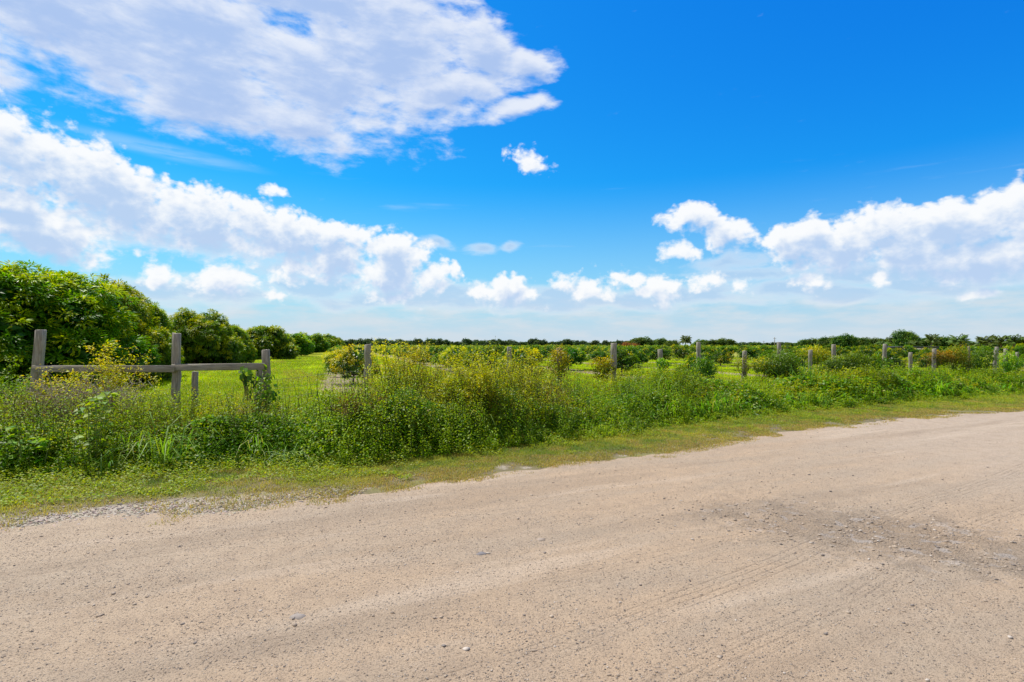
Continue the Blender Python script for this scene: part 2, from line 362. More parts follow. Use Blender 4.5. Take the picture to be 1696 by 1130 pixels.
def wood_mat():
    m, nt = new_mat('weathered_wood'); tc = nt.nodes.new('ShaderNodeTexCoord').outputs['Object']
    tint = mnode(nt, 'ShaderNodeAttribute', attribute_name='tint').outputs['Color']
    big = NOISE(nt, tc, 3, 4, .6)
    # grain runs along the stick: posts upright, rails level (two stretched noises, the flatter wins per face)
    g1 = NOISE(nt, mnode(nt, 'ShaderNodeMapping', {'Vector': tc, 'Scale': (1, 1, .06)}).outputs[0], 60, 6, .65, .4)
    g2 = NOISE(nt, mnode(nt, 'ShaderNodeMapping', {'Vector': tc, 'Scale': (.06, 1, 1)}).outputs[0], 60, 6, .65, .4)
    rail = mnode(nt, 'ShaderNodeSeparateColor', {0: tint}).outputs[0]
    gr = mnode(nt, 'ShaderNodeMix', {0: rail, 2: g1, 3: g2}).outputs[0]
    c = MIX(nt, MR(nt, gr, .3, .68), (.13, .115, .095), (.46, .42, .36))
    c = MIX(nt, MR(nt, big, .35, .7, 0, .6), c, (.30, .25, .17))
    lich = M(nt, 'MULTIPLY', MR(nt, NOISE(nt, tc, 22, 5, .6), .58, .68), .45)
    c = MIX(nt, lich, c, (.33, .36, .24))
    bp = mnode(nt, 'ShaderNodeBump', {'Height': gr, 'Strength': .8, 'Distance': .012})
    out_(nt, mnode(nt, 'ShaderNodeBsdfPrincipled', {'Base Color': c, 'Roughness': .92, 'Normal': bp.outputs[0]}).outputs[0]); return m
MWOOD = wood_mat()
def plain_mat(name, c, rough=.7, metal=0.0):
    m, nt = new_mat(name); tc = nt.nodes.new('ShaderNodeTexCoord').outputs['Object']
    n = NOISE(nt, tc, 6, 5, .6)
    cc = MIX(nt, MR(nt, n, .3, .7), tuple(x * .7 for x in c), tuple(min(1, x * 1.25) for x in c))
    out_(nt, mnode(nt, 'ShaderNodeBsdfPrincipled', {'Base Color': cc, 'Roughness': rough, 'Metallic': metal}).outputs[0]); return m
MWIRE = plain_mat('rusty_wire', (.16, .13, .11), .6, .5)
MROOF = plain_mat('dark_roof', (.03, .033, .05), .6)
MWHITE = plain_mat('white_wall', (.62, .60, .56), .7)
def tint_mat(name, rough=.9):
    m, nt = new_mat(name); tc = nt.nodes.new('ShaderNodeTexCoord').outputs['Object']
    a = mnode(nt, 'ShaderNodeAttribute', attribute_name='tint').outputs['Color']
    n = NOISE(nt, tc, 90, 4, .6)
    c = MIX(nt, 1.0, a, MIX(nt, n, (.75, .75, .75), (1.2, 1.2, 1.2)), 'MULTIPLY')
    bp = mnode(nt, 'ShaderNodeBump', {'Height': n, 'Strength': .5, 'Distance': .003})
    out_(nt, mnode(nt, 'ShaderNodeBsdfPrincipled', {'Base Color': c, 'Roughness': rough, 'Normal': bp.outputs[0]}).outputs[0]); return m
MSTONE = tint_mat('stone'); MTWIG = tint_mat('dry_twig'); 

ROWSLOPE = -0.32
def ground_mat():
    m, nt = new_mat('field_grass'); tc = nt.nodes.new('ShaderNodeTexCoord').outputs['Object']
    sp = mnode(nt, 'ShaderNodeSeparateXYZ', {0: tc}); X, Y = sp.outputs[0], sp.outputs[1]
    n1 = NOISE(nt, tc, .35, 5, .6); n2 = NOISE(nt, tc, 2.5, 6, .65); n3 = NOISE(nt, tc, 25, 5, .7)
    c = MIX(nt, MR(nt, n1, .35, .65), (.32, .37, .015), (.42, .43, .02))
    c = MIX(nt, MR(nt, n2, .45, .75, 0, .55), c, (.30, .27, .06))
    c = MIX(nt, MR(nt, n3, .35, .7, 0, .6), c, (.20, .27, .012))
    # bare mulch strips under the tree rows
    q = M(nt, 'SUBTRACT', X, M(nt, 'MULTIPLY', Y, ROWSLOPE))
    q = M(nt, 'SUBTRACT', q, .3)
    wob = M(nt, 'MULTIPLY', M(nt, 'SUBTRACT', NOISE(nt, tc, .5, 4, .6), .5), 2.2)
    fr = M(nt, 'FRACT', M(nt, 'ADD', M(nt, 'DIVIDE', M(nt, 'ADD', q, wob), 7.2), .5))
    dd = M(nt, 'MULTIPLY', M(nt, 'ABSOLUTE', M(nt, 'SUBTRACT', fr, .5)), 7.2)
    strip = MR(nt, dd, 1.25, .75)
    strip = M(nt, 'MULTIPLY', strip, MR(nt, q, -3, -2)); 
    strip = M(nt, 'MULTIPLY', strip, MR(nt, n2, .30, .48)); strip = M(nt, 'MULTIPLY', strip, MR(nt, Y, 17, 20))
    dirt = MIX(nt, n3, (.26, .18, .13), (.52, .41, .33))
    c = MIX(nt, M(nt, 'MULTIPLY', strip, .9), c, dirt)
    bp = mnode(nt, 'ShaderNodeBump', {'Height': n3, 'Strength': 1.0, 'Distance': .06})
    out_(nt, mnode(nt, 'ShaderNodeBsdfPrincipled', {'Base Color': c, 'Roughness': 1.0, 'Specular IOR Level': .1, 'Normal': bp.outputs[0]}).outputs[0]); return m
def verge_mat():
    m, nt = new_mat('verge_soil'); tc = nt.nodes.new('ShaderNodeTexCoord').outputs['Object']
    n1 = NOISE(nt, tc, 1.6, 6, .65); n3 = NOISE(nt, tc, 40, 5, .7)
    vo = mnode(nt, 'ShaderNodeTexVoronoi', {'Vector': tc, 'Scale': 60.0}); 
    c = MIX(nt, n3, (.10, .085, .045), (.30, .24, .15))
    c = MIX(nt, MR(nt, n1, .42, .60, 0, .8), c, MIX(nt, n3, (.20, .20, .06), (.30, .27, .10)))
    gr = MIX(nt, mnode(nt, 'ShaderNodeSeparateColor', {0: vo.outputs['Color']}).outputs[0], (.30, .25, .19), (.56, .49, .40))
    sp = mnode(nt, 'ShaderNodeSeparateXYZ', {0: tc})
    # crushed-stone bare patch on the shoulder
    dx = M(nt, 'DIVIDE', M(nt, 'ADD', sp.outputs[0], 3.4), 1.5); 
    ly = M(nt, 'SUBTRACT', sp.outputs[1], M(nt, 'ADD', 5.30, M(nt, 'MULTIPLY', M(nt, 'ADD', sp.outputs[0], 3.4), .36)))
    dy = M(nt, 'DIVIDE', ly, .38)
    dd = M(nt, 'SQRT', M(nt, 'ADD', M(nt, 'MULTIPLY', dx, dx), M(nt, 'MULTIPLY', dy, dy)))
    pm = MR(nt, M(nt, 'ADD', dd, M(nt, 'MULTIPLY', M(nt, 'SUBTRACT', NOISE(nt, tc, 4, 5, .6), .5), 1.4)), 1.1, .7)
    pm = M(nt, 'MAXIMUM', pm, MR(nt, NOISE(nt, tc, 2.2, 5, .6), .60, .68, 0, .8))
    c = MIX(nt, pm, c, gr)
    h = M(nt, 'ADD', M(nt, 'MULTIPLY', vo.outputs['Distance'], -.5), n3)
    bp = mnode(nt, 'ShaderNodeBump', {'Height': h, 'Strength': .9, 'Distance': .012})
    out_(nt, mnode(nt, 'ShaderNodeBsdfPrincipled', {'Base Color': c, 'Roughness': .95, 'Specular IOR Level': .2, 'Normal': bp.outputs[0]}).outputs[0]); return m
def road_mat():
    m, nt = new_mat('limestone_gravel'); tc = nt.nodes.new('ShaderNodeTexCoord').outputs['Object']
    rot = mnode(nt, 'ShaderNodeMapping', {'Vector': tc, 'Rotation': (0, 0, radians(26)), 'Scale': (2.8, .75, 1)}, vector_type='TEXTURE').outputs[0]
    big = NOISE(nt, rot, 1.1, 5, .6, .3); mid = NOISE(nt, tc, 5, 6, .65); fine = NOISE(nt, tc, 170, 5, .75); f2 = NOISE(nt, tc, 45, 5, .7)
    sp = mnode(nt, 'ShaderNodeSeparateXYZ', {0: tc}); X, Y = sp.outputs[0], sp.outputs[1]
    c = MIX(nt, MR(nt, big, .35, .68), (.56, .41, .275), (.49, .385, .28))
    # greyer, paler towards the left and the far right
    lg = MR(nt, M(nt, 'ADD', X, M(nt, 'MULTIPLY', mid, 1.5)), .6, -3.2)
    c = MIX(nt, M(nt, 'MULTIPLY', lg, .7), c, (.55, .44, .32))
    rg = MR(nt, M(nt, 'ADD', X, M(nt, 'MULTIPLY', mid, 2.)), 4.0, 9.0)
    c = MIX(nt, M(nt, 'MULTIPLY', rg, .8), c, (.56, .45, .345))
    c = MIX(nt, MR(nt, mid, .40, .72, 0, .5), c, (.42, .315, .225))
    def cells(scale, lo, hi, dark, light, lightlo):
        vo = mnode(nt, 'ShaderNodeTexVoronoi', {'Vector': tc, 'Scale': scale, 'Randomness': 1.0})
        rnd = mnode(nt, 'ShaderNodeSeparateColor', {0: vo.outputs['Color']})
        r1, r2 = rnd.outputs[0], rnd.outputs[1]
        inside = MR(nt, vo.outputs['Distance'], hi, lo)
        return vo.outputs['Distance'], r1, r2, inside
    # rough patch mask
    px_, py_ = 2.9, 4.75
    U = M(nt, 'ADD', M(nt, 'MULTIPLY', M(nt, 'SUBTRACT', X, 3.05), .84), M(nt, 'MULTIPLY', M(nt, 'SUBTRACT', Y, 4.6), -.54))
    V = M(nt, 'ADD', M(nt, 'MULTIPLY', M(nt, 'SUBTRACT', X, 3.05), .54), M(nt, 'MULTIPLY', M(nt, 'SUBTRACT', Y, 4.6), .84))
    pd = M(nt, 'SQRT', M(nt, 'ADD', M(nt, 'POWER', M(nt, 'ABSOLUTE', M(nt, 'DIVIDE', U, 1.5)), 2), M(nt, 'POWER', M(nt, 'ABSOLUTE', M(nt, 'DIVIDE', V, .8)), 2)))
    patch = MR(nt, M(nt, 'ADD', pd, M(nt, 'MULTIPLY', M(nt, 'SUBTRACT', NOISE(nt, tc, 3.2, 6, .65), .5), 2.6)), 1.2, .3)
    rough_n = MR(nt, NOISE(nt, rot, 2.6, 5, .6), .46, .66)      # areas of looser aggregate
    loose = M(nt, 'MAXIMUM', patch, M(nt, 'MULTIPLY', rough_n, .55))
    # long soft wheel bands along the way of travel
    bq = mnode(nt, 'ShaderNodeMapping', {'Vector': tc, 'Rotation': (0, 0, radians(25)), 'Scale': (9.0, 1.0, 1)}, vector_type='TEXTURE').outputs[0]
    c = MIX(nt, MR(nt, NOISE(nt, bq, 1.5, 3, .5, .2), .50, .64, 0, .38), c, (.36, .27, .19))
    c = MIX(nt, MR(nt, NOISE(nt, bq, 2.3, 3, .5, .2), .56, .68, 0, .45), c, (.66, .53, .40))
    d1, r1, r2, in1 = cells(150, .2, .55, 0, 0, 0)
    sel = M(nt, 'MULTIPLY', in1, M(nt, 'GREATER_THAN', r1, .60)); 
    c = MIX(nt, M(nt, 'MULTIPLY', sel, M(nt, 'ADD', .30, M(nt, 'MULTIPLY', loose, .5))), c, MIX(nt, r2, (.15, .12, .10), (.60, .50, .40)))
    d2, s1, s2, in2 = cells(52, .15, .42, 0, 0, 0)
    thr = M(nt, 'SUBTRACT', .84, M(nt, 'MULTIPLY', loose, .28))
    sel2 = M(nt, 'MULTIPLY', in2, M(nt, 'GREATER_THAN', s1, thr))
    c = MIX(nt, M(nt, 'MULTIPLY', sel2, .75), c, MIX(nt, s2, (.13, .11, .10), (.66, .58, .50)))
    c = MIX(nt, MR(nt, fine, .52, .70, 0, .75), c, (.15, .11, .08))
    c = MIX(nt, MR(nt, NOISE(nt, tc, 75, 3, .6), .58, .68, 0, .6), c, (.14, .11, .085))
    c = MIX(nt, MR(nt, fine, .45, .25, 0, .35), c, (.68, .57, .46))
    dk = M(nt, 'MULTIPLY', patch, MR(nt, f2, .45, .7))
    c = MIX(nt, M(nt, 'MULTIPLY', dk, .3), c, (.26, .205, .16))
    wh = M(nt, 'MULTIPLY', MR(nt, M(nt, 'ADD', pd, M(nt, 'MULTIPLY', mid, .6)), 1.6, .6), MR(nt, NOISE(nt, tc, 7, 4, .6), .56, .64))
    c = MIX(nt, M(nt, 'MULTIPLY', wh, .5), c, (.62, .57, .53))
    # tyre tracks running obliquely
    def track(nx, ny, off, width, sc, amp):
        q = M(nt, 'ADD', M(nt, 'MULTIPLY', X, nx), M(nt, 'MULTIPLY', Y, ny))
        q = M(nt, 'ADD', q, M(nt, 'MULTIPLY', M(nt, 'SUBTRACT', NOISE(nt, tc, .3, 1), .5), .35))
        q = M(nt, 'SUBTRACT', q, off)
        band = MR(nt, M(nt, 'ABSOLUTE', q), width, width * .55)
        ln = M(nt, 'POWER', M(nt, 'ABSOLUTE', M(nt, 'SINE', M(nt, 'MULTIPLY', q, sc))), 8)
        s_ = M(nt, 'ADD', M(nt, 'MULTIPLY', X, ny), M(nt, 'MULTIPLY', Y, -nx))
        lug = M(nt, 'MULTIPLY', M(nt, 'POWER', M(nt, 'ABSOLUTE', M(nt, 'SINE', M(nt, 'ADD', M(nt, 'MULTIPLY', s_, 85), M(nt, 'MULTIPLY', q, 60)))), 3), .35)
        pat = M(nt, 'MULTIPLY', band, M(nt, 'MAXIMUM', ln, lug))
        return M(nt, 'MULTIPLY', pat, MR(nt, NOISE(nt, tc, 1.6, 5, .65), .30, .62, 0, amp))
    n33 = (-sin(radians(33)), cos(radians(33)))
    tr = track(*n33, 2.28, .16, 55, 1.0)
    tr = M(nt, 'MAXIMUM', tr, track(*n33, 1.72, .14, 48, .8))
    n27 = (-sin(radians(25)), cos(radians(25)))
    tr = M(nt, 'MAXIMUM', tr, track(*n27, 3.2, .2, 40, .6))
    tr = M(nt, 'MAXIMUM', tr, track(*n27, 4.9, .2, 36, .45))
    c = MIX(nt, M(nt, 'MULTIPLY', tr, .22), c, (.24, .185, .14))
    h = M(nt, 'ADD', M(nt, 'MULTIPLY', fine, .5), M(nt, 'MULTIPLY', f2, .8))
    h = M(nt, 'ADD', h, M(nt, 'MULTIPLY', sel2, .8)); h = M(nt, 'ADD', h, M(nt, 'MULTIPLY', sel, .35))
    h = M(nt, 'ADD', h, M(nt, 'MULTIPLY', M(nt, 'MULTIPLY', patch, f2), 2.2))
    h = M(nt, 'SUBTRACT', h, M(nt, 'MULTIPLY', tr, .6))
    bp = mnode(nt, 'ShaderNodeBump', {'Height': h, 'Strength': 1.0, 'Distance': .012})
    out_(nt, mnode(nt, 'ShaderNodeBsdfPrincipled', {'Base Color': c, 'Roughness': .95, 'Specular IOR Level': .15, 'Normal': bp.outputs[0]}).outputs[0]); return m

# ------------------------------------------------------------------ lines on the ground
_e = [at(px, py) for px, py in ((0,880),(150,860),(290,850),(400,845),(500,832),(600,818),(700,804),(800,790),(900,776),(1000,764),(1100,750),(1200,733),(1300,716),(1400,705),(1500,693),(1600,685),(1696,682))]
_f = [at(px, py) for px, py in ((0,795),(150,785),(300,778),(400,772),(500,768),(600,765),(700,757),(800,745),(900,735),(1000,722),(1100,705),(1200,693),(1300,684),(1400,674),(1500,665),(1600,660),(1696,652))]
def line(pts, s0=.30, s1=.40):
    p = [(pts[0][0] - 60, pts[0][1] - 60 * s0)] + pts + [(pts[-1][0] + 80, pts[-1][1] + 80 * s1)]
    xs = np.array([a for a, b in p]); ys = np.array([b for a, b in p]); return lambda x: np.interp(x, xs, ys)
E_ = line(_e); F_ = line(_f)
def E(x): return E_(x) + (fbm(np.asarray(x) * 1.3, 3.3, 5) - .5) * .34 + (fbm(np.asarray(x) * 6, 1.3, 8) - .5) * .22
def F(x): return F_(x) + (fbm(np.asarray(x) * .9, 7.3, 15) - .5) * .5
# weed band: depth to the back, mound height, height of the loose tall growth, along x
_wx = [-14, -7.9, -6.5, -5, -3.6, -2.6, -1.6, -.6, .4, 1.4, 2.6, 3.6, 5.0, 6.4, 8.4, 10.2, 12.4, 14.5, 18, 30]
_wd = [3.4, 3.0, 2.6, 2.6, 2.8, 3.0, 3.2, 3.2, 3.3, 3.6, 4.0, 4.0, 3.8, 3.6, 3.6, 3.6, 3.8, 3.8, 3.6, 3.6]
_wm = [.66, .56, .54, .48, .46, .52, .72, .76, .68, .52, .48, .66, .52, .46, .52, .66, .62, .48, .38, .35]
_wt = [1.0, .95, .88, .82, .76, .98, 1.38, 1.48, 1.32, .88, .76, 1.1, .72, .55, .75, .95, .95, .65, .5, .5]
def WD(x): return np.interp(x, _wx, _wd)
def mound(x, y):
    w = y - F(x); D = WD(x)
    p = ss(-.3, .7, w) * (1 - ss(D * .55, D * 1.05, w) * .8)
    return np.interp(x, _wx, _wm) * p * (.25 + 1.45 * fbm(x * 1.25, y * 1.25, 31, 4)) * (w > -.3)

# ------------------------------------------------------------------ ground sheets
g = Geo(); n = 60; xs = np.sign(np.linspace(-1, 1, n)) * np.abs(np.linspace(-1, 1, n)) ** 3 * 2500
gx, gy = np.meshgrid(xs, xs); v = np.stack([gx.ravel(), gy.ravel(), 0 * gx.ravel()], 1)
idx = np.arange(n * n).reshape(n, n)
q = np.stack([idx[:-1, :-1], idx[:-1, 1:], idx[1:, 1:], idx[1:, :-1]], -1).reshape(-1, 4); g.add(v, q=q)
tag(g.build('ground', ground_mat()), kind='structure', label='bright mown grass field with bare strips under the tree rows')
def sheet(name, X, Yf, Zf, mat, **kw):
    XX = np.broadcast_to(X[None, :], Yf.shape); v = np.stack([XX.ravel(), Yf.ravel(), Zf.ravel()], 1)
    r, c = Yf.shape; idx = np.arange(r * c).reshape(r, c)
    q = np.stack([idx[:-1, :-1], idx[:-1, 1:], idx[1:, 1:], idx[1:, :-1]], -1).reshape(-1, 4)
    g = Geo(); g.add(v, q=q); o = g.build(name, mat, smooth=True); return tag(o, **kw)
X = np.concatenate([np.linspace(-60, -14, 60)[:-1], np.arange(-14, 26, .12), np.linspace(26, 80, 60)])
T = np.linspace(0, 1, 60)[:, None]
Yv = (E(X) - .5)[None, :] * (1 - T) + (F(X) + WD(X) - .3 + .6 * fbm(X * 2, 2.2, 77))[None, :] * T
sheet('verge', X, Yv, np.full(Yv.shape, .005), verge_mat(), kind='structure', label='earth verge with short dry grass between gravel road and weeds')
def road_z(x, y):
    w = E(x) - y
    pd = np.sqrt(((.84 * (x - 3.05) - .54 * (y - 4.6)) / 1.5) ** 2 + ((.54 * (x - 3.05) + .84 * (y - 4.6)) / .6) ** 2)
    z = .010 + .022 * ss(0, .5, w) * fbm(x * .9, y * .9, 3, 3) + .010 * (fbm(x * 5, y * 5, 9, 3) - .5) * ss(0, .2, w)
    pt = 1 - ss(.4, 1.2, pd + (fbm(x * 3, y * 3, 12) - .5) * 1.2)
    return z + pt * (fbm(x * 13, y * 13, 4, 2) - .45) * .035
X = np.concatenate([np.linspace(-60, -8, 90)[:-1], np.arange(-8, 16, .045), np.linspace(16, 80, 120)[1:]])
T = np.concatenate([np.arange(0, 7, .045), np.arange(7, 16, .12), np.linspace(16, 70, 40)])[:, None]
Yr = E(X)[None, :] - T
road = sheet('road', X, Yr, road_z(np.broadcast_to(X[None, :], Yr.shape), Yr), road_mat(), kind='structure', label='pale tan crushed limestone road with tyre tracks and loose gravel')

# ------------------------------------------------------------------ gravel on the road (stuff) and the few larger stones
ico = np.array([(0,0,1),(.894,0,.447),(.276,.851,.447),(-.724,.526,.447),(-.724,-.526,.447),(.276,-.851,.447),(.724,.526,-.447),(-.276,.851,-.447),(-.894,0,-.447),(-.276,-.851,-.447),(.724,-.526,-.447),(0,0,-1)])
icf = np.array([(0,1,2),(0,2,3),(0,3,4),(0,4,5),(0,5,1),(1,6,2),(2,7,3),(3,8,4),(4,9,5),(5,10,1),(6,7,2),(7,8,3),(8,9,4),(9,10,5),(10,6,1),(11,7,6),(11,8,7),(11,9,8),(11,10,9),(11,6,10)])
def stones(g, P, S, rng, cols):
    n = len(P); sh = 1 + .35 * (rng.rand(n, 12, 1) * 2 - 1)
    sc = np.stack([rng.uniform(.8, 1.4, n), rng.uniform(.6, 1.1, n), rng.uniform(.35, .75, n)], 1)[:, None]
    v = ico[None] * sh * sc * S[:, None, None]; a = rng.uniform(0, 2 * pi, n); c, s = np.cos(a)[:, None], np.sin(a)[:, None]
    v = np.stack([v[..., 0] * c - v[..., 1] * s, v[..., 0] * s + v[..., 1] * c, v[..., 2]], -1) + P[:, None]
    g.add(v.reshape(-1, 3), t=(np.arange(n)[:, None, None] * 12 + icf[None]).reshape(-1, 3), c=np.repeat(cols, 12, 0))
rng = RS(4); g = Geo()
PAL = np.array([(.46,.36,.27),(.38,.30,.23),(.26,.22,.19),(.58,.50,.42),(.15,.13,.115),(.50,.40,.30)])
def scatter_stones(n, dmin, dmax, smin, smax, bias=None, pw=2.2):
    d = dmin * (dmax / dmin) ** rng.rand(n); u = rng.uniform(-1.15, 1.15, n); x = u * d; y = d
    k = (y < E(x) - .02); x, y = x[k], y[k]
    if bias is not None: k = rng.rand(len(x)) < bias(x, y); x, y = x[k], y[k]
    s = smin + (smax - smin) * rng.rand(len(x)) ** pw
    P = np.stack([x, y, road_z(x, y) + s * .15], 1); stones(g, P, s, rng, PAL[rng.choice(6, len(x), p=[.28,.26,.14,.10,.06,.16])] * rng.uniform(.82, 1.12, (len(x), 1)))
patchb = lambda x, y: np.exp(-(((.84*(x-3.05)-.54*(y-4.6))/1.4)**2 + ((.54*(x-3.05)+.84*(y-4.6))/.62)**2)) * (.15 + .85 * ss(.35, .62, fbm(x * 2.4, y * 2.4, 48, 4)))
clus = lambda x, y: .12 + .88 * ss(.48, .66, fbm(x * 1.1, y * 2.0, 44, 4))
scatter_stones(60000, 1.9, 9, .0022, .006, lambda x, y: .35 + .65 * ss(.4, .66, fbm(x * 1.1, y * 2.0, 44, 4)))
scatter_stones(5000, 1.9, 12, .005, .014, clus, 3)
scatter_stones(42000, 3, 7, .003, .016, patchb, 3.2)
scatter_stones(160, 2, 12, .010, .018, None, 3)
# shoulder stones in the bare patch
k = 4500; x = rng.uniform(-5.2, -1.6, k); y = E(x) + rng.normal(.12, .25, k); s = .004 + .012 * rng.rand(k) ** 2.5
kk = (y > E(x) - .3); P = np.stack([x, y, .006 + s * .2], 1)[kk]; stones(g, P, s[kk], rng, vary(rng, PAL[rng.choice([0, 3, 3, 2, 5], kk.sum())], kk.sum(), .15))
tag(g.build('gravel', MSTONE), label='loose tan and grey gravel scattered over the road', cat='gravel', kind='stuff')
def slab(px, py, r, c, label, seed):
    rg = RS(seed); x, y = at(px, py); k = 9; a = np.sort(rg.rand(k) * 2 * pi); rr = r * rg.uniform(.55, 1.15, k); gg = Geo()
    rim = np.stack([np.cos(a) * rr, np.sin(a) * rr * .8, np.zeros(k)], 1); top = rim * .82 + [0, 0, r * .04]
    v = np.concatenate([rim - [0, 0, .012], top, [[0, 0, r * .055]]])
    gg.add(v, q=[[i, (i + 1) % k, k + (i + 1) % k, k + i] for i in range(k)], t=[[k + i, k + (i + 1) % k, 2 * k] for i in range(k)], c=c)
    o = gg.build('stone', MSTONE); o.location = (x, y, float(road_z(np.array([x]), np.array([y]))[0]) + .003); tag(o, label, 'stone', 'flat stones set in the road')
slab(798, 921, .055, (.22, .20, .20), 'dark grey flat stone embedded in the middle of the gravel road', 3)
slab(495, 1025, .055, (.33, .28, .24), 'pale flat stone embedded in the road nearest the camera', 6)
slab(895, 898, .05, (.40, .32, .25), 'light tan flat stone just beyond the dark grey one', 7)

# ------------------------------------------------------------------ short grass: verge and field (stuff)
rng = RS(7); g = Geo()
def verge_pts(n, lo, hi):
    x = rng.uniform(-9, 24, n); e = E(x); f = F(x); t = rng.uniform(lo, hi, n); return x, e + (f - e) * t, t
# density higher near the camera's left
n = 520000; x = -8 + 32 * rng.rand(n) ** 1.45; e = E(x); f = F(x); t = rng.uniform(-.16, 1.25, n); y = e + (f - e) * t
dn = ss(-.14, .22, t + (fbm(x * 2.6, y * 2.6, 61, 4) - .5) * 1.3)
dn *= np.where(x < -1.8, .40 + .60 * ss(.42, .62, fbm(x * 1.6, y * 3.0, 71, 4) + (t - .4) * .45), 1)
dn *= np.clip((x + 6.5) * 9, .0, 1) * .6 + .4
k = rng.rand(n) < dn; x, y, t = x[k], y[k], t[k]; n = len(x)
H = rng.uniform(.018, .05, n) * (1 + .5 * ss(.3, 1, t)); dry = np.clip(ss(.5, .0, t + (fbm(x * 1.5, y * 1.5, 81) - .5) * .9) + .8 * ss(.55, .7, fbm(x * 3, y * 5, 87)), 0, 1)
c = mixc((.16, .24, .03), (.48, .44, .07), np.clip(fbm(x * 1.1, y * 1.1, 83) * .8 + (fbm(x * 4, y * 4, 84) - .5) * 1.2, 0, 1)); c = mixc(c, (.42, .30, .12), dry * rng.rand(n) ** .5)
blades(g, np.stack([x, y, np.full(n, .004)], 1), H, rng.uniform(0, 2 * pi, n), rng.uniform(.2, 1.0, n), rng.uniform(.003, .006, n) * np.clip(y / 7, 1, 2.2), vary(rng, c, n, .35))
tag(g.build('verge_grass', MGRASS), label='short green and straw-brown grass along the edge of the gravel road', cat='grass', kind='stuff')
# low creeping leaves over the verge
g = Geo(); n = 170000; x = -8.5 + 32 * rng.rand(n) ** 1.6; e = E(x); f = F(x); t = rng.uniform(0, 1.2, n); y = e + (f - e) * t
cl = fbm(x * 2.4, y * 2.4, 91, 4)
dn = ss(.44, .58, cl + (t - .60) * .55 + np.where(x < -2.0, .03, -.03)); k = rng.rand(n) < dn; x, y, t = x[k], y[k], t[k]; n = len(x)
D = rdir(rng, n); D[:, 2] = np.abs(D[:, 2]) * .4; N = norm(np.stack([rng.normal(0, .4, n), rng.normal(0, .4, n), np.ones(n)], 1))
c = mixc((.18, .30, .03), (.42, .46, .04), rng.rand(n)); L = rng.uniform(.018, .038, n)
leaves(g, np.stack([x, y, rng.uniform(.01, .06, n) + .10 * ss(.45, 1.1, t) * rng.rand(n) * 1.4], 1), D, N, L, L * .6, vary(rng, c, n, .3))
tag(g.build('creeping_weeds', MWEED), label='low creeping bright green weeds spreading over the verge', cat='weeds', kind='stuff')
# field grass beyond the band
g = Geo(); n = 420000; d = 8.5 * (75 / 8.5) ** (rng.rand(n)); u = rng.uniform(-1.0, 1.05, n); x = u * d; y = d
k = y > F(x) + WD(x) - .9; x, y = x[k], y[k]
q_ = (x - ROWSLOPE * y - .3); wob = 0
dd = np.abs(((q_ / 7.2 + .5) % 1) - .5) * 7.2; strip = (dd < 1.0 + .5 * (fbm(x, y, 101) - .5)) & (q_ > -3) & (y > 18)
k = ~strip | (rng.rand(len(x)) < .15); x, y = x[k], y[k]; n = len(x)
big = .5 * fbm(x * .35, y * .35, 103, 4) + .5 * fbm(q_[k] * .9, y * .05, 105, 3)
H = rng.uniform(.04, .11, n) * (1 + .5 * big); c = mixc((.30, .44, .012), (.50, .56, .02), big + rng.normal(0, .18, n)); c = c * (.62 + .75 * np.clip((big - .5) * 2.2 + .5, 0, 1))[:, None]; c = mixc(c, (.36, .30, .09), (rng.rand(n) < .10 + .6 * ss(.56, .70, fbm(q_[k] * .5, y * .12, 107, 4))) * .75)
blades(g, np.stack([x, y, np.zeros(n)], 1), H, rng.uniform(0, 2 * pi, n), rng.uniform(.1, .7, n), .006 * np.clip(y / 7, 1, 8), vary(rng, c, n, .22), face=rng.uniform(-.6, .6, n))
tag(g.build('field_grass', MGRASS), label='bright yellow-green mown grass of the field behind the fence', cat='grass', kind='stuff')

# ------------------------------------------------------------------ weed thicket (stuff)
rng = RS(11); g = Geo()
def band_x(n, p=1.5): return -9.5 + 35 * rng.rand(n) ** p
n = 430000; x = band_x(n, 1.7); y = F(x) - np.where(x < 0, .18, .05) + rng.uniform(-.02, 1, n) * WD(x) * np.where(rng.rand(n) < .55, .45, 1.0)
mh = mound(x, y); top = rng.rand(n) ** .35; z = mh * top
k = mh > .03; x, y, z, mh, top = x[k], y[k], z[k], mh[k], top[k]; n = len(x)
sp_ = fbm(x * .9, y * .9, 131, 3)          # patch character
ja = rng.uniform(0, 2 * pi, n)
N = norm(np.stack([np.cos(ja) * .55, np.sin(ja) * .55 - .35, np.full(n, .8)], 1)); D = rdir(rng, n); D[:, 2] *= .5
L = rng.uniform(.020, .048, n) * np.clip(y / 8.5, 1, 1.9) * (1 + .5 * ss(.5, .7, sp_)) * np.interp(x, [-3.2, -1.5], [1.35, 1.0])
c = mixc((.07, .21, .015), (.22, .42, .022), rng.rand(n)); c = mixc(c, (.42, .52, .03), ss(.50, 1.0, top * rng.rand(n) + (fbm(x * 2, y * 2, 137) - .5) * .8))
c = mixc(c, (.30, .22, .07), (rng.rand(n) < .02) * .8)
leaves(g, np.stack([x, y, z], 1), D, N, L, L * .62, vary(rng, c, n, .3))
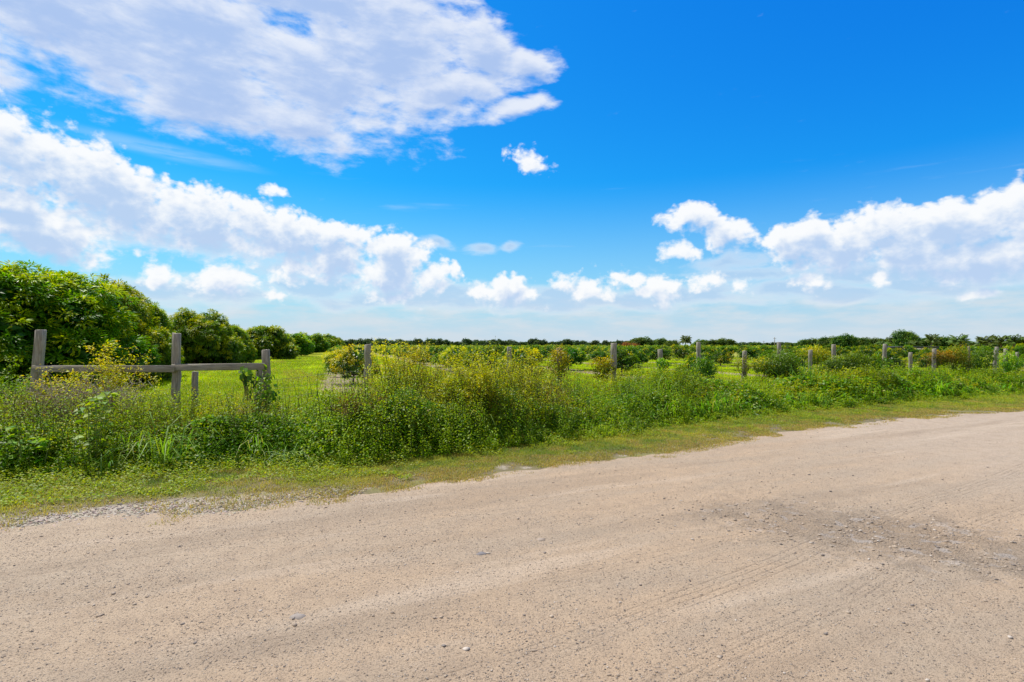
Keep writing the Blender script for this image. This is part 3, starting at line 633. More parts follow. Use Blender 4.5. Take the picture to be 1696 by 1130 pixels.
# upright leafy stems standing out of the mass
m = 8500; sx = band_x(m, 1.6); sy = F(sx) + rng.uniform(-.10, .75, m) ** 1 * WD(sx); k = (mound(sx, np.maximum(sy, F(sx) + .35)) > .12) & (rng.rand(m) < np.interp(sx, [-3.2, -1.8, 3, 5], [.38, 1, 1, .6])); sx, sy = sx[k], sy[k]; m = len(sx)
sh = np.clip(mound(sx, np.maximum(sy, F(sx) + .45)) * rng.uniform(.8, 1.45, m) + .08, .12, 1.5) * (.40 + .95 * ss(.3, .68, fbm(sx * 1.7, sy * 1.7, 143, 3))) * np.interp(sx, [2, 5], [1, .8]) * ss(-.35, .35, sy - F(sx) + .25)
sa = rng.uniform(0, 2 * pi, m); sl = rng.uniform(0, .3, m); big_ = rng.uniform(.7, 1.5, m); sc0 = mixc((.045, .16, .014), (.28, .46, .02), ss(.35, .68, fbm(sx * 1.2, sy * 1.2, 139, 3)) * .85 + .15 * rng.rand(m))
def scv(t): return np.stack([sx + np.cos(sa) * sl * sh * t ** 2, sy + np.sin(sa) * sl * sh * t ** 2, sh * t], -1)
for j in range(3): twigs(g, scv(j / 3), scv((j + 1) / 3), .0035, .0025, np.array((.10, .16, .03)))
for j in range(38):
    t = (j + rng.rand(m)) / 38; t = .12 + .88 * t; a_ = j * 2.4 + sa; D = np.stack([np.cos(a_), np.sin(a_), rng.uniform(-.35, .25, m)], 1); p = scv(t) + D * .01
    N = norm(np.stack([rng.normal(0, .3, m), rng.normal(0, .3, m), np.ones(m)], 1)); L = rng.uniform(.028, .052, m) * big_ * (1.15 - .55 * t) * np.clip(sy / 9, 1, 1.7)
    keep = rng.rand(m) < .85 * ss(.2, .45, fbm(sx * 2.3, sy * 2.3, 147, 2) + .15); cc_ = mixc(sc0, (.34, .50, .03), (t ** 3 * rng.uniform(0, 1, m)))
    leaves(g, p[keep], D[keep], N[keep], L[keep], L[keep] * .5, vary(rng, cc_[keep], keep.sum(), .22), droop=.3)
# coarse stems inside the mounds
m = 9000; i = rng.choice(n, m); A = np.stack([x[i] + rng.normal(0, .12, m), y[i] + rng.normal(0, .12, m), np.zeros(m)], 1); B = np.stack([x[i], y[i], z[i]], 1)
twigs(g, A, B, .0025, .0015, vary(rng, (.13, .12, .05), m, .4))
tag(g.build('leafy_weeds', MWEED), label='dense dark green leafy weeds in a bank along the fence foot', cat='weeds', kind='stuff')

# tall thin-stemmed weeds with small yellow-green leaves
rng = RS(12); g = Geo(); n = 11500; x = band_x(n, 1.45); y = F(x) + rng.uniform(.08, 1, n) * WD(x)
Ht = (np.interp(x, _wx, _wt) * (.55 + .45 * ss(0, 1.2, y - F(x)))) * (.45 + .65 * rng.rand(n)) * (.7 + .6 * fbm(x * .8, y * .8, 151, 3)); m = 7
az = rng.uniform(0, 2 * pi, n); ln = rng.uniform(.05, .35, n)
def curve(t): return np.stack([x + np.cos(az) * ln * Ht * t ** 2, y + np.sin(az) * ln * Ht * t ** 2, Ht * t * (1 - .1 * ln * t)], -1)
brown = ss(.5, .68, fbm(x * 1.1, y * 1.1, 157, 3))
sc = mixc((.17, .21, .04), (.20, .12, .07), brown)
for j in range(4): twigs(g, curve(j / 4), curve((j + 1) / 4), .0032 * (1 - .2 * j), .0026 * (1 - .22 * j), sc)
yl = ss(.40, .65, fbm(x * .7, y * .7, 161, 3))
nl = 34
for j in range(nl):
    t = .28 + .72 * (j + rng.rand(n)) / nl; p = curve(t); keep = rng.rand(n) < (.9 - .45 * brown)
    p = p + rng.normal(0, .035, (n, 3)) * (1.3 - t)[:, None]
    D = rdir(rng, n); D[:, 2] = D[:, 2] * .5 + .2; N = norm(np.stack([rng.normal(0, .5, n), rng.normal(0, .5, n), np.ones(n)], 1))
    L = rng.uniform(.018, .044, n) * np.clip(y / 9, 1, 1.8); c = mixc((.22, .42, .02), (.56, .58, .03), np.clip(yl * .6 + t * .35 + rng.normal(0, .15, n) - .2, 0, 1)); c = mixc(c, (.26, .13, .05), (rng.rand(n) < .04 + .12 * brown) * .8)
    leaves(g, p[keep], D[keep], N[keep], L[keep], L[keep] * .5, vary(rng, c[keep], keep.sum(), .25))
# side twigs
for j in range(5):
    t = rng.uniform(.35, .9, n); p = curve(t); e = p + norm(rdir(rng, n) + [0, 0, .7]) * (rng.uniform(.06, .22, n) * Ht)[:, None]
    twigs(g, p, e, .0018, .0010, sc)
    for jj in range(4):
        f = rng.rand(n)[:, None]; pp = p * (1 - f) + e * f; keep = rng.rand(n) < .75 - .4 * brown; L = rng.uniform(.014, .030, n) * np.clip(y / 9, 1, 1.8)
        c = mixc((.24, .42, .02), (.62, .58, .03), np.clip(yl * .7 + rng.normal(0, .2, n), 0, 1))
        leaves(g, pp[keep], rdir(rng, n)[keep], norm(rdir(rng, n, .2))[keep], L[keep], L[keep] * .5, vary(rng, c[keep], keep.sum(), .25))
tag(g.build('tall_weeds', MWEED), label='tall thin-stemmed weeds with tiny yellow-green leaves rising above the bank', cat='weeds', kind='stuff')

# wild grass: arching blades mixed through the band, thickest to the right
rng = RS(13); g = Geo(); m = 1500; x = band_x(m, 1.05); y = F(x) + rng.uniform(.05, 1, m) * WD(x)
w = .12 + .88 * ss(2.2, 3.6, x) * (1 - .5 * ss(17, 22, x)); k = rng.rand(m) < w; x, y = x[k], y[k]
for xx, yy in zip(x, y):
    nb = rng.randint(25, 70); hb = rng.uniform(.35, .8) * float(np.interp(xx, _wx, _wt)) ** .5
    P = np.stack([xx + rng.normal(0, .07, nb), yy + rng.normal(0, .07, nb), np.zeros(nb)], 1)
    c = mixc((.16, .40, .02), (.42, .56, .03), rng.rand(nb)); c = mixc(c, (.42, .36, .16), (rng.rand(nb) < .1) * .8)
    blades(g, P, hb * rng.uniform(.55, 1.25, nb), rng.uniform(0, 2 * pi, nb), rng.uniform(.4, 1.1, nb), .008 * max(1, yy / 9), vary(rng, c, nb, .2))
tag(g.build('wild_grass', MGRASS), label='tall bright green wild grass growing through the weeds before the fence', cat='grass', kind='stuff')

# dry leaves fallen on the mulch strips are part of the ground; distinct plants follow as things
def clump(px, d, hb, nb, label, spread=.09, lean=(.45, 1), colr=((.10, .26, .03), (.26, .40, .05)), wid=.012, seed=0):
    rg = RS(seed); g = Geo(); P = np.stack([rg.normal(0, spread, nb), rg.normal(0, spread, nb), np.zeros(nb)], 1)
    blades(g, P, hb * rg.uniform(.5, 1.2, nb), rg.uniform(0, 2 * pi, nb), rg.uniform(*lean, nb), wid, vary(rg, mixc(colr[0], colr[1], rg.rand(nb)), nb, .2))
    o = g.build('grass_clump', MGRASS); o.location = (xat(px, d), d, 0); tag(o, label, 'grass clump', 'single clumps of tall grass at the weed edge')
clump(272, 6.9, .95, 46, 'long arching grass clump below the second gate post', seed=1)
clump(185, 6.6, .5, 26, 'small light grass tuft at the foot of the broad-leaved plant', seed=2)
clump(812, 8.75, .95, 55, 'bright arching grass clump in the dark bank before the bare-topped middle post', colr=((.2,.36,.05),(.42,.48,.12)), seed=3)
clump(488, 7.35, .32, 60, 'pale wide-bladed grass tuft at the bottom edge of the weeds', colr=((.25,.40,.16),(.42,.52,.26)), wid=.02, seed=4)
clump(1085, 12.2, 1.35, 120, 'tall bright green grass clump beside the leafy mound right of centre', spread=.25, seed=5)
clump(1330, 15.6, 1.35, 90, 'upright grass clump just right of the large vine-covered mound', spread=.18, lean=(.1, .6), seed=6)
clump(1470, 17.3, 1.3, 130, 'wide bright grass clump before the square post in the right half', spread=.4, seed=7)

# broad-leaved plant
def broad_plant(px, d, h, label, seed):
    rg = RS(seed); root = empty('broadleaf_plant', (xat(px, d), d, 0)); gs, gl = Geo(), Geo()
    for s in range(5):
        a = rg.uniform(0, 2 * pi); l = rg.uniform(.05, .3); hh = h * rg.uniform(.65, 1.05); t = np.linspace(0, 1, 7)[:, None]
        b = rg.normal(0, .07, 2); pts = np.concatenate([b[0] + cos(a) * l * hh * t ** 1.5, b[1] + sin(a) * l * hh * t ** 1.5, hh * t], 1); tube(gs, pts, np.linspace(.007, .003, 7), (.16, .22, .06), k=5)
        n = 20; tt = rg.uniform(.25, 1, n); P = np.stack([np.interp(tt, t[:, 0], pts[:, i]) for i in range(3)], 1)
        D = rdir(rg, n); D[:, 2] = .05; D = norm(D); L = rg.uniform(.06, .11, n); pet = D * .05; twigs(gs, P, P + pet, .0018, .0014, (.2, .28, .06))
        N = norm(np.stack([rg.normal(0, .35, n), rg.normal(-.15, .35, n), np.ones(n)], 1))
        leaves(gl, P + pet, D, N, L, L * .85, vary(rg, mixc((.13, .32, .03), (.36, .50, .04), rg.rand(n)), n, .2), droop=.3, broad=True)
    gs.build('stems', MTWIG, root); gl.build('leaves', MWEED, root); tag(root, label, 'plant', 'broad-leaved plants in the weed bank')
broad_plant(165, 6.9, 1.0, 'bright broad-leaved plant standing tallest between the two tallest gate posts', 21)
broad_plant(60, 6.7, .62, 'lower broad-leaved plant at the foot of the leftmost thick post', 22)

# shrubs: branching, small leaves; several looks
def shrub_parts(rg, h, r, nst, nleaf, L, c1, c2, twigc, zmin=.3, leafw=.5, lean=.5, tr=.006):
    gs, gl = Geo(), Geo(); tips = []
    for s in range(nst):
        a = rg.uniform(0, 2 * pi); rr = r * rg.rand() ** .5; hh = h * (1 - .45 * (rr / r) ** 2) * rg.uniform(.75, 1.05)
        t = np.linspace(0, 1, 6)[:, None]; bow = t ** rg.uniform(.9, 1.8)
        pts = np.concatenate([cos(a) * (rr * bow + .04), sin(a) * (rr * bow + .04), hh * t], 1) + np.concatenate([np.zeros((1, 3)), rg.normal(0, .02, (5, 3))]).cumsum(0) * .7
        tube(gs, pts, np.linspace(tr, tr * .35, 6), twigc, k=4, cap=False)
        for b in range(5):
            k = rg.randint(2, 6); A = pts[k]; B = A + norm(rdir(rg, 1)[0] + [0, 0, .6]) * h * rg.uniform(.1, .28); tips.append((A, B))
        tips.append((pts[-2], pts[-1])); tips.append((pts[-3], pts[-2]))
    A = np.array([a for a, b in tips]); B = np.array([b for a, b in tips]); twigs(gs, A, B, tr * .4, tr * .2, np.asarray(twigc))
    i = rg.randint(0, len(A), nleaf); f = rg.rand(nleaf, 1) ** .6; P = A[i] * (1 - f) + B[i] * f + rg.normal(0, L * .8, (nleaf, 3)); P = P[P[:, 2] > h * zmin * rg.rand(nleaf)]
    n = len(P); D = rdir(rg, n); D[:, 2] = D[:, 2] * .5; N = norm(np.stack([rg.normal(0, .5, n), rg.normal(0, .5, n), np.ones(n)], 1)); LL = L * rg.uniform(.6, 1.25, n)
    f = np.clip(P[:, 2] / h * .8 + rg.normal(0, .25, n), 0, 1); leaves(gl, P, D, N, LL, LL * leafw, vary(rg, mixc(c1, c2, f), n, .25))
    return gs, gl
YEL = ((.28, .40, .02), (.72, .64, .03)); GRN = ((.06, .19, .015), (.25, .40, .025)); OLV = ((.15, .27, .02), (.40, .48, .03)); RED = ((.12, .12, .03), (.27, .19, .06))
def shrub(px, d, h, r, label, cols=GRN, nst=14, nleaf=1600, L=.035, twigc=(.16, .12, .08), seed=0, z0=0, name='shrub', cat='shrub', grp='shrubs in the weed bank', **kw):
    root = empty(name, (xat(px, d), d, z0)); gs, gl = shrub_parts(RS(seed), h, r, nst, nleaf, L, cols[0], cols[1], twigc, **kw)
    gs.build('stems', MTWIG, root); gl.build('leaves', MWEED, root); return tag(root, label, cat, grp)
shrub(190, 8.6, 1.6, .62, 'yellow-leaved shrub rising above the rail between the two tallest gate posts', YEL, 24, 4600, .042, (.22, .12, .08), 31)
shrub(98, 8.5, 1.32, .35, 'small yellow shrub touching the rail just right of the leftmost thick post', YEL, 12, 1500, .04, (.22, .12, .08), 30)
shrub(150, 8.0, 1.2, .6, 'small yellow-green shrub below the rail in front of the dry twigs', OLV, 14, 900, .03, (.24, .18, .14), 32)
shrub(15, 9.6, 1.25, .8, 'dark green rounded shrub to the left of the leftmost thick post', GRN, 24, 4200, .05, seed=33)
shrub(405, 7.9, .98, .45, 'small dark sapling with sparse leaves below the right end of the rail', ((.05,.13,.02),(.16,.24,.04)), 9, 420, .045, (.10, .06, .05), 34)
shrub(425, 8.3, .95, .38, 'brownish shrub tangled round the slanting brace post', RED, 14, 700, .03, (.17, .10, .07), 35)
shrub(250, 8.0, .95, .75, 'olive weed shrub before the second gate post', OLV, 22, 2300, .03, (.17, .12, .08), 36)
shrub(605, 8.3, 1.02, .5, 'reddish-brown twiggy shrub below the first post right of the gate', RED, 26, 1700*3, .045, (.16, .08, .055), 37)
shrub(545, 8.6, .82, .5, 'olive shrub left of the reddish-brown twiggy shrub', OLV, 18, 1700*3, .045, (.17, .11, .07), 38)
shrub(690, 10.2, 1.66, .6, 'tallest yellow-tipped shrub in the middle of the weed bank', ((.15,.20,.02),(.62,.60,.04)), 26, 2600*3, .045, (.22, .12, .08), 39)
shrub(650, 10.6, 1.5, .5, 'yellow leafy shrub just left of the tallest yellow-tipped shrub', YEL, 18, 2000*3, .045, (.2, .12, .08), 40)
shrub(790, 9.2, 1.38, .55, 'brown-stemmed yellow-green shrub left of the bare-topped middle post', ((.15,.20,.02),(.58,.56,.03)), 26, 2400*3, .045, (.21, .12, .08), 41)
shrub(855, 10.8, 1.3, .5, 'lower yellow-green shrub at the foot of the bare-topped middle post', ((.17,.24,.02),(.58,.58,.03)), 18, 1900*3, .045, (.2, .13, .08), 42)
shrub(735, 9.2, 1.15, .45, 'green-leaved shrub in front of the tallest yellow-tipped shrub', OLV, 16, 1700*3, .045, (.17, .12, .07), 43)
shrub(1110, 12.8, 1.2, .8, 'rounded bright green leafy mound right of centre, beside the tall grass', ((.07,.20,.015),(.30,.44,.02)), 34, 6500, .05, seed=44)
shrub(1060, 11.6, .85, .55, 'low dark leafy shrub at the left foot of the green mound', GRN, 20, 2600, .045, seed=45)
shrub(1420, 16.4, .98, 1.1, 'broad dark green thicket in front of the right-hand tall posts', ((.06,.15,.015),(.24,.34,.02)), 40, 6500, .06, seed=46)
shrub(1560, 18.6, .9, 1.0, 'bright green low thicket below the far pair of posts', ((.10,.24,.015),(.30,.42,.02)), 34, 5000, .06, seed=47)
shrub(1660, 19.0, .85, 1.0, 'green thicket at the right end of the weed bank', ((.08,.20,.015),(.28,.38,.02)), 34, 5000, .06, seed=48)
shrub(1250, 14.0, .62, .9, 'low olive shrub at the foot of the large vine mound', OLV, 26, 4000, .05, seed=49)
# dry twig bush by the gate
def dry_bush():
    rg = RS(51); d = 8.3; root = empty('dry_bush', (xat(128, d), d, 0)); g = Geo(); n = 230
    a = rg.uniform(-1.0, 1.5, n); st = np.stack([rg.normal(.1, .4, n), rg.normal(0, .12, n), np.zeros(n)], 1); P = st
    for j in range(7):
        D = norm(np.stack([np.sin(a) * .55 + rg.normal(0, .3, n), rg.normal(0, .3, n), np.full(n, 1.25 - .16 * j)], 1)); Q = P + D * rg.uniform(.10, .23, n)[:, None]
        twigs(g, P, Q, .0062 - .0006 * j, .0056 - .0006 * j, vary(rg, (.50, .41, .34), n, .3)); 
        k = rg.rand(n) < .8; B = P[k] + norm(rdir(rg, k.sum()) + [0, 0, .3]) * rg.uniform(.08, .3, k.sum())[:, None]; twigs(g, P[k], B, .0036, .0022, vary(rg, (.52, .43, .36), k.sum(), .3))
        P = Q; a = a + rg.normal(0, .15, n)
    g.build('branches', MTWIG, root); tag(root, 'grey leafless tangle of dry twigs beside the leftmost thick post', 'dry bush')
dry_bush()

# ------------------------------------------------------------------ fences
def post_geo(g, x, y, h, r, lx=0, ly=0, square=False, seed=0, z0=-.05):
    rg = RS(seed); n = 9; t = np.linspace(0, 1, n)[:, None]
    pts = np.concatenate([x + lx * (t - 0), y + ly * t, z0 + (h - z0) * t], 1) + np.concatenate([rg.normal(0, r * .09, (n, 2)), np.zeros((n, 1))], 1)
    rad = r * (1.04 - .08 * t[:, 0]); rad = np.concatenate([rad[:-1], [rad[-1]]]);
    if square:
        k = 12; a = (np.arange(k) + .5) * 2 * pi / k; sup = 1 / np.maximum(np.abs(np.cos(a)), np.abs(np.sin(a))); sup = np.minimum(sup, 1.28)
    else: k = 14; a = np.arange(k) * 2 * pi / k; sup = 1 + .05 * rg.normal(0, 1, k)
    R = rad[:, None] * sup[None] * (1 + .012 * rg.normal(0, 1, (n, k)))
    v = pts[:, None] + np.stack([np.cos(a)[None] * R, np.sin(a)[None] * R, np.zeros((n, k))], -1)
    tilt = rg.uniform(-.12, .12, 2); v[-1, :, 2] += (v[-1, :, 0] - x - lx) * tilt[0] + rg.normal(0, .004, k)
    top = v[-1].mean(0) + [0, 0, .008]; v2 = v[-1] * .88 + v[-1].mean(0) * .12 + [0, 0, .006]
    allv = np.concatenate([v.reshape(-1, 3), v2, top[None]])
    q = [[i * k + j, i * k + (j + 1) % k, (i + 1) * k + (j + 1) % k, (i + 1) * k + j] for i in range(n) for j in range(k)]
    t_ = [[n * k + j, n * k + (j + 1) % k, (n + 1) * k] for j in range(k)]
    g.add(allv, q=q, t=t_, c=(0, 0, 0))
gate = empty('wooden_fence', (xat(292, 9.0), 9.0, 0)); gx0, gy0 = gate.location[0], gate.location[1]
def gpost(px, d, ytop, wpx, lx=0, square=False, seed=0, name='post', label=None):
    g = Geo(); post_geo(g, xat(px, d) - gx0, d - gy0, hat(ytop, d), wpx * cos(math.atan((px - CX) / FPX)) / FPX * d / 2, lx, 0, square, seed); o = g.build(name, MWOOD, gate)
    if label: o['label'] = label
    return o
gpost(52, 9.0, 547, 16.5, .16, True, 1, label='thick leftmost post leaning slightly')
gpost(292, 9.0, 553, 16, 0, False, 2, label='tall round post')
gpost(441, 9.05, 580, 14.5, .0, False, 3, label='shorter right end post')
gpost(322, 9.15, 616, 9.5, .015, True, 4, 'brace_post')
gpost(424, 9.2, 612, 11, .07, True, 5, 'brace_post', 'slanting brace post')
def rail(px0, px1, y0, y1, d, th=.055):
    g = Geo(); A = np.array([xat(px0, d) - gx0, d - gy0, hat(y0, d)]); B = np.array([xat(px1, d) - gx0, d - gy0, hat(y1, d)]); L = np.linalg.norm(B - A); X_ = (B - A) / L
    Yx = np.array([0, 1., 0]); Z_ = np.cross(X_, Yx); box(g, (A + B) / 2, (L / 2, .035, th), (1, 0, 0), np.stack([X_, Yx, Z_], 1), bev=.008); return g.build('rail', MWOOD, gate)
rail(56, 290, 611, 611, 8.88); rail(286, 438, 609, 607, 8.90)
tag(gate, 'weathered grey wooden fence section with thick posts and a level top rail', 'fence')
# woven wire fence
POSTS = [(609,12.6,571,11.5,.0),(841,14.0,575,9.5,.05),(928,14.6,577,9.5,-.03),(1015,15.0,569,10.5,.03),(1096,15.8,579,8.5,-.05),(1157,16.3,567,8.5,0),(1230,17.0,582,7.5,.06),
         (1290,17.6,567,7.5,0),(1342,18.3,580,7,0),(1384,18.9,571,8,-.07),(1463,19.8,570,7.5,.06),(1508,20.4,584,7,.0),(1546,20.9,578,7.5,.02),(1580,21.4,584,6,.02),(1605,21.9,574,4.5,-.02),(1645,22.3,580,7,.10),(1651,23.4,575,7,.0),(1665,22.8,578,7.5,.02),(1684,23.2,584,6,0),(1730,24,578,7,0),(1790,25.4,578,7,0)]
wf = empty('wire_fence', (xat(609, 12.6), 12.6, 0)); wx0, wy0 = wf.location[0], wf.location[1]
for i, (px, d, yt, w, lx) in enumerate(POSTS):
    g = Geo(); post_geo(g, xat(px, d) - wx0, d - wy0, hat(yt, d), w * cos(math.atan((px - CX) / FPX)) * (.8 if i % 4 == 1 else 1) / FPX * d / 2, lx, 0, i % 4 == 1, 60 + i); g.build('post', MWOOD, wf)
g = Geo(); rg = RS(91); pl = [(xat(441, 9.05), 9.05)] + [(xat(p[0], p[1]), p[1] - p[3] / FPX * p[1] / 2 - .01) for p in POSTS if p[0] not in (1645, 1651)]
pl = np.array(pl) - [wx0, wy0]; seg = np.linalg.norm(np.diff(pl, axis=0), axis=1); cum = np.concatenate([[0], np.cumsum(seg)])
sv = np.arange(0, cum[-1], .30); wxs = np.interp(sv, cum, pl[:, 0]); wys = np.interp(sv, cum, pl[:, 1]); sag = .05 * fbm(sv * .6, .5, 5)
for hz in (.12, .26, .40, .54, .70, .88, 1.05):
    z = hz - sag + .01 * np.sin(sv * 2 + hz * 9); pts = np.stack([wxs, wys, z], 1); twigs(g, pts[:-1], pts[1:], .0026, .0026, (.2, .2, .2))
twigs(g, np.stack([wxs, wys, .12 - sag], 1), np.stack([wxs, wys, 1.05 - sag], 1), .0022, .0022, (.2, .2, .2))
o = g.build('wire_mesh', MWIRE, wf)
tag(wf, 'long woven-wire fence on weathered round posts running back to the right', 'fence')

# ------------------------------------------------------------------ vines on the posts
def vine(px, d, z0, h, r, label, cols, nleaf=1800, L=.05, seed=0, flat=1.0, taper=1.0):
    """a lump of climbing leaves over a post: leaves on the skin of a lumpy egg, stems inside"""
    rg = RS(seed); root = empty('vine', (xat(px, d), d - .02, z0)); gs, gl = Geo(), Geo(); D = rdir(rg, nleaf); rr = rg.uniform(.55, 1.05, nleaf) * (.40 + 1.15 * fbm(D[:, 0] * 3 + 9, D[:, 2] * 3 + 5 + D[:, 1] * 2, seed, 3))
    zz = D[:, 2] * rr; wid = 1 - (1 - taper) * (.5 - zz * .5)
    P = np.stack([D[:, 0] * rr * r * wid, D[:, 1] * rr * r * flat * wid, h * .5 + zz * h * .5], 1); P[:, 2] = np.maximum(P[:, 2], .02 - z0 if z0 < .05 else .0)
    P[:, 0] += r * .35 * (fbm(P[:, 2] * 5 / max(h, .3), P[:, 2] * 0 + seed, seed, 2) - .5) * 2; hang = rg.rand(nleaf) < .10; P[hang, 2] *= rg.uniform(.0, .7, hang.sum()); P[hang, :2] *= .8
    N = norm(D + [0, -.2, .8] + rg.normal(0, .35, (nleaf, 3))); T = norm(np.cross(N, rdir(rg, nleaf)) + [0, 0, -.4]); LL = L * rg.uniform(.6, 1.2, nleaf)
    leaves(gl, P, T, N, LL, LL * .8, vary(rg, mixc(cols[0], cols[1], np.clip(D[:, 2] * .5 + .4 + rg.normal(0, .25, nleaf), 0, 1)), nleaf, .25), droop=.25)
    n = 26; A = np.stack([rg.normal(0, .05, n), rg.normal(0, .05, n), np.full(n, -min(z0, .3))], 1); B = P[rg.choice(nleaf, n)]; twigs(gs, A, B, .004, .002, (.14, .11, .06))
    gs.build('stems', MTWIG, root); gl.build('leaves', MWEED, root); return tag(root, label, 'vine', 'vines climbing the fence posts')
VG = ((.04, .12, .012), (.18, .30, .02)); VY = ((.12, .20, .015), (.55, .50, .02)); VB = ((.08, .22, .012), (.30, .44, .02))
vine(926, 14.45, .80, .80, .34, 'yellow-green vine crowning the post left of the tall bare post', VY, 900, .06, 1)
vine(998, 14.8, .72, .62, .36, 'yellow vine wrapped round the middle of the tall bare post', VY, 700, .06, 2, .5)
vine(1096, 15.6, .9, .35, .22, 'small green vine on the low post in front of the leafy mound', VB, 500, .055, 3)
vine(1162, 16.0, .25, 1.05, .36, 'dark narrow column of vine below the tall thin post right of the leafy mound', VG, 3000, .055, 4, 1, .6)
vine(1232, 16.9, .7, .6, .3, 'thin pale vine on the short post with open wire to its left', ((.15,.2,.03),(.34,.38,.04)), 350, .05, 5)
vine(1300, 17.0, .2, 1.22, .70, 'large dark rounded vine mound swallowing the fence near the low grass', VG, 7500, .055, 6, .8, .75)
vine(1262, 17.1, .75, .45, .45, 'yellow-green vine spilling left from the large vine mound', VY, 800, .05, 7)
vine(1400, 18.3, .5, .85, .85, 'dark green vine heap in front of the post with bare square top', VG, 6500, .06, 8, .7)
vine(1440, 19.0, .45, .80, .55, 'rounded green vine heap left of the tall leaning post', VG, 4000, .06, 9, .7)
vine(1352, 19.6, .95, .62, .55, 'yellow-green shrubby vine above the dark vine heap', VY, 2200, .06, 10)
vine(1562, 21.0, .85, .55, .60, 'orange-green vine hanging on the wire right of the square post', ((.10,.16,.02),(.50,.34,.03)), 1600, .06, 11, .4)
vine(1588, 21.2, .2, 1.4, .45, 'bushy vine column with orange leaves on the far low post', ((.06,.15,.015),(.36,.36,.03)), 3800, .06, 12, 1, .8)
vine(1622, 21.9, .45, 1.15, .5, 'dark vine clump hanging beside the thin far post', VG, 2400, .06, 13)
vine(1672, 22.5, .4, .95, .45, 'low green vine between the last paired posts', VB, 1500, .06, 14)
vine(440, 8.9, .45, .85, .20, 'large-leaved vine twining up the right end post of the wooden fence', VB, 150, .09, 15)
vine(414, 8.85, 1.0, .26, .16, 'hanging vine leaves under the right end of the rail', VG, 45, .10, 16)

# ------------------------------------------------------------------ trees
def crown(rg, blobs, ncl, nleaf, L, W, dark, lit, flush, pflush, inner=.25, cr=.25, droop=.35, zcut=0):
    g = Geo(); blobs = [(np.array(c, float), np.array(r, float)) for c, r in blobs]; wts = np.array([b[1].prod() ** (2 / 3) for b in blobs]); wts /= wts.sum()
    bi = rg.choice(len(blobs), ncl * 3, p=wts); D = rdir(rg, ncl * 3, -.75); C = np.array([blobs[i][0] for i in bi]) + D * np.array([blobs[i][1] for i in bi]) * rg.uniform(.88, 1.06, (ncl * 3, 1))
    ok = np.ones(len(C), bool)
    for j, (c, r) in enumerate(blobs): ok &= (bi == j) | ((((C - c) / r) ** 2).sum(1) > .75)
    ok &= C[:, 2] > zcut; C, D, bi = C[ok][:ncl], D[ok][:ncl], bi[ok][:ncl]; m = len(C)
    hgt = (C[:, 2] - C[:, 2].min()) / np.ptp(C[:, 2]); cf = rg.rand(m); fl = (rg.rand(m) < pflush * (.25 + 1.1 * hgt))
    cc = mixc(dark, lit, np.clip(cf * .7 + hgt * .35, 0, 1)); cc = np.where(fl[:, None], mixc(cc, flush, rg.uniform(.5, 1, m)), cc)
    i = np.repeat(np.arange(m), nleaf); n = len(i); T = rdir(rg, n); out = D[i]
    T = norm(T + out * .55); P = C[i] + T * cr * (rg.rand(n, 1) ** .6) * .8
    dirs = norm(T * 1.0 + out * .3 + np.array([0, 0, -droop])); N = norm(out * .5 + [0, 0, 1.] + rg.normal(0, .25, (n, 3)))
    LL = L * rg.uniform(.7, 1.2, n); leaves(g, P, dirs, N, LL, LL * W, vary(rg, cc[i], n, .22), droop=.25)
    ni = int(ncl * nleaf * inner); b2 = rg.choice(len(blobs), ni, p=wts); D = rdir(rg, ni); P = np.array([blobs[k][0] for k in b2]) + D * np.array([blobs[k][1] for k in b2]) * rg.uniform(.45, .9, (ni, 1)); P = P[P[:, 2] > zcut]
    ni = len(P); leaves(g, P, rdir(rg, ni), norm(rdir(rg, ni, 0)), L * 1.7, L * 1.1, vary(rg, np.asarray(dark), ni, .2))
    return g
def trunk(rg, h, r, blobs, k=8):
    g = Geo(); t = np.linspace(0, 1, 6)[:, None]; b = rg.normal(0, .06 * h, 2)
    tube(g, np.concatenate([b[0] * t ** 2, b[1] * t ** 2, h * t - .05], 1), np.linspace(r * 1.25, r * .8, 6), (.2, .16, .12), k, jit=.1, rng=rg); top = np.array([b[0], b[1], h - .05])
    for c, rr in blobs:
        c = np.array(c, float); m = (top + c) / 2 + [0, 0, -.1 * h]; tube(g, [top - [0, 0, .08 * h], m, c + [0, 0, .3 * rr[2]]], [r * .6, r * .45, r * .2], (.2, .16, .12), 6, jit=.08, rng=rg)
    return g
def tree_proto(name, seed, H, R, base, nb, ncl, nleaf, L, W, dark, lit, flush, pf, th, tr, mat=MLEAF, **kw):
    rg = RS(seed); blobs = [((0, 0, base + (H - base) * .48), (R * .74, R * .74, (H - base) * .46))]
    for j in range(nb):
        a = 2 * pi * j / nb + rg.uniform(-.4, .4); rr = R * rg.uniform(.28, .46) * (1 if nb > 6 else 1.3); e = rg.uniform(.15, .95); q = R * (.74 - .42 * e * e)
        rz = (H - base) * rg.uniform(.24, .33); blobs.append(((cos(a) * q, sin(a) * q, base + max(rz * .9, (H - base) * e * .95)), (rr, rr, rz)))
    cg = crown(rg, blobs, ncl, nleaf, L, W, dark, lit, flush, pf, **kw); tg = trunk(rg, th, tr, blobs[1:min(len(blobs), 6)])
    cv = np.concatenate(cg.v); R = np.percentile(np.hypot(cv[:, 0], cv[:, 1]), 93); H = np.percentile(cv[:, 2], 99.7)
    return (name, cg.mesh(name + '_crown', mat), tg.mesh(name + '_trunk', MBARK), H, R)
def plant_tree(p, x, y, s=1, sz=None, rz=0, label='', cat='tree', group=None):
    root = empty(p[0], (x, y, 0), rz); root.scale = (s, s, sz or s)
    for nm, me in (('crown', p[1]), ('trunk', p[2])):
        o = bpy.data.objects.new(nm, me); COL.objects.link(o); o.parent = root
    return tag(root, label, cat, group)
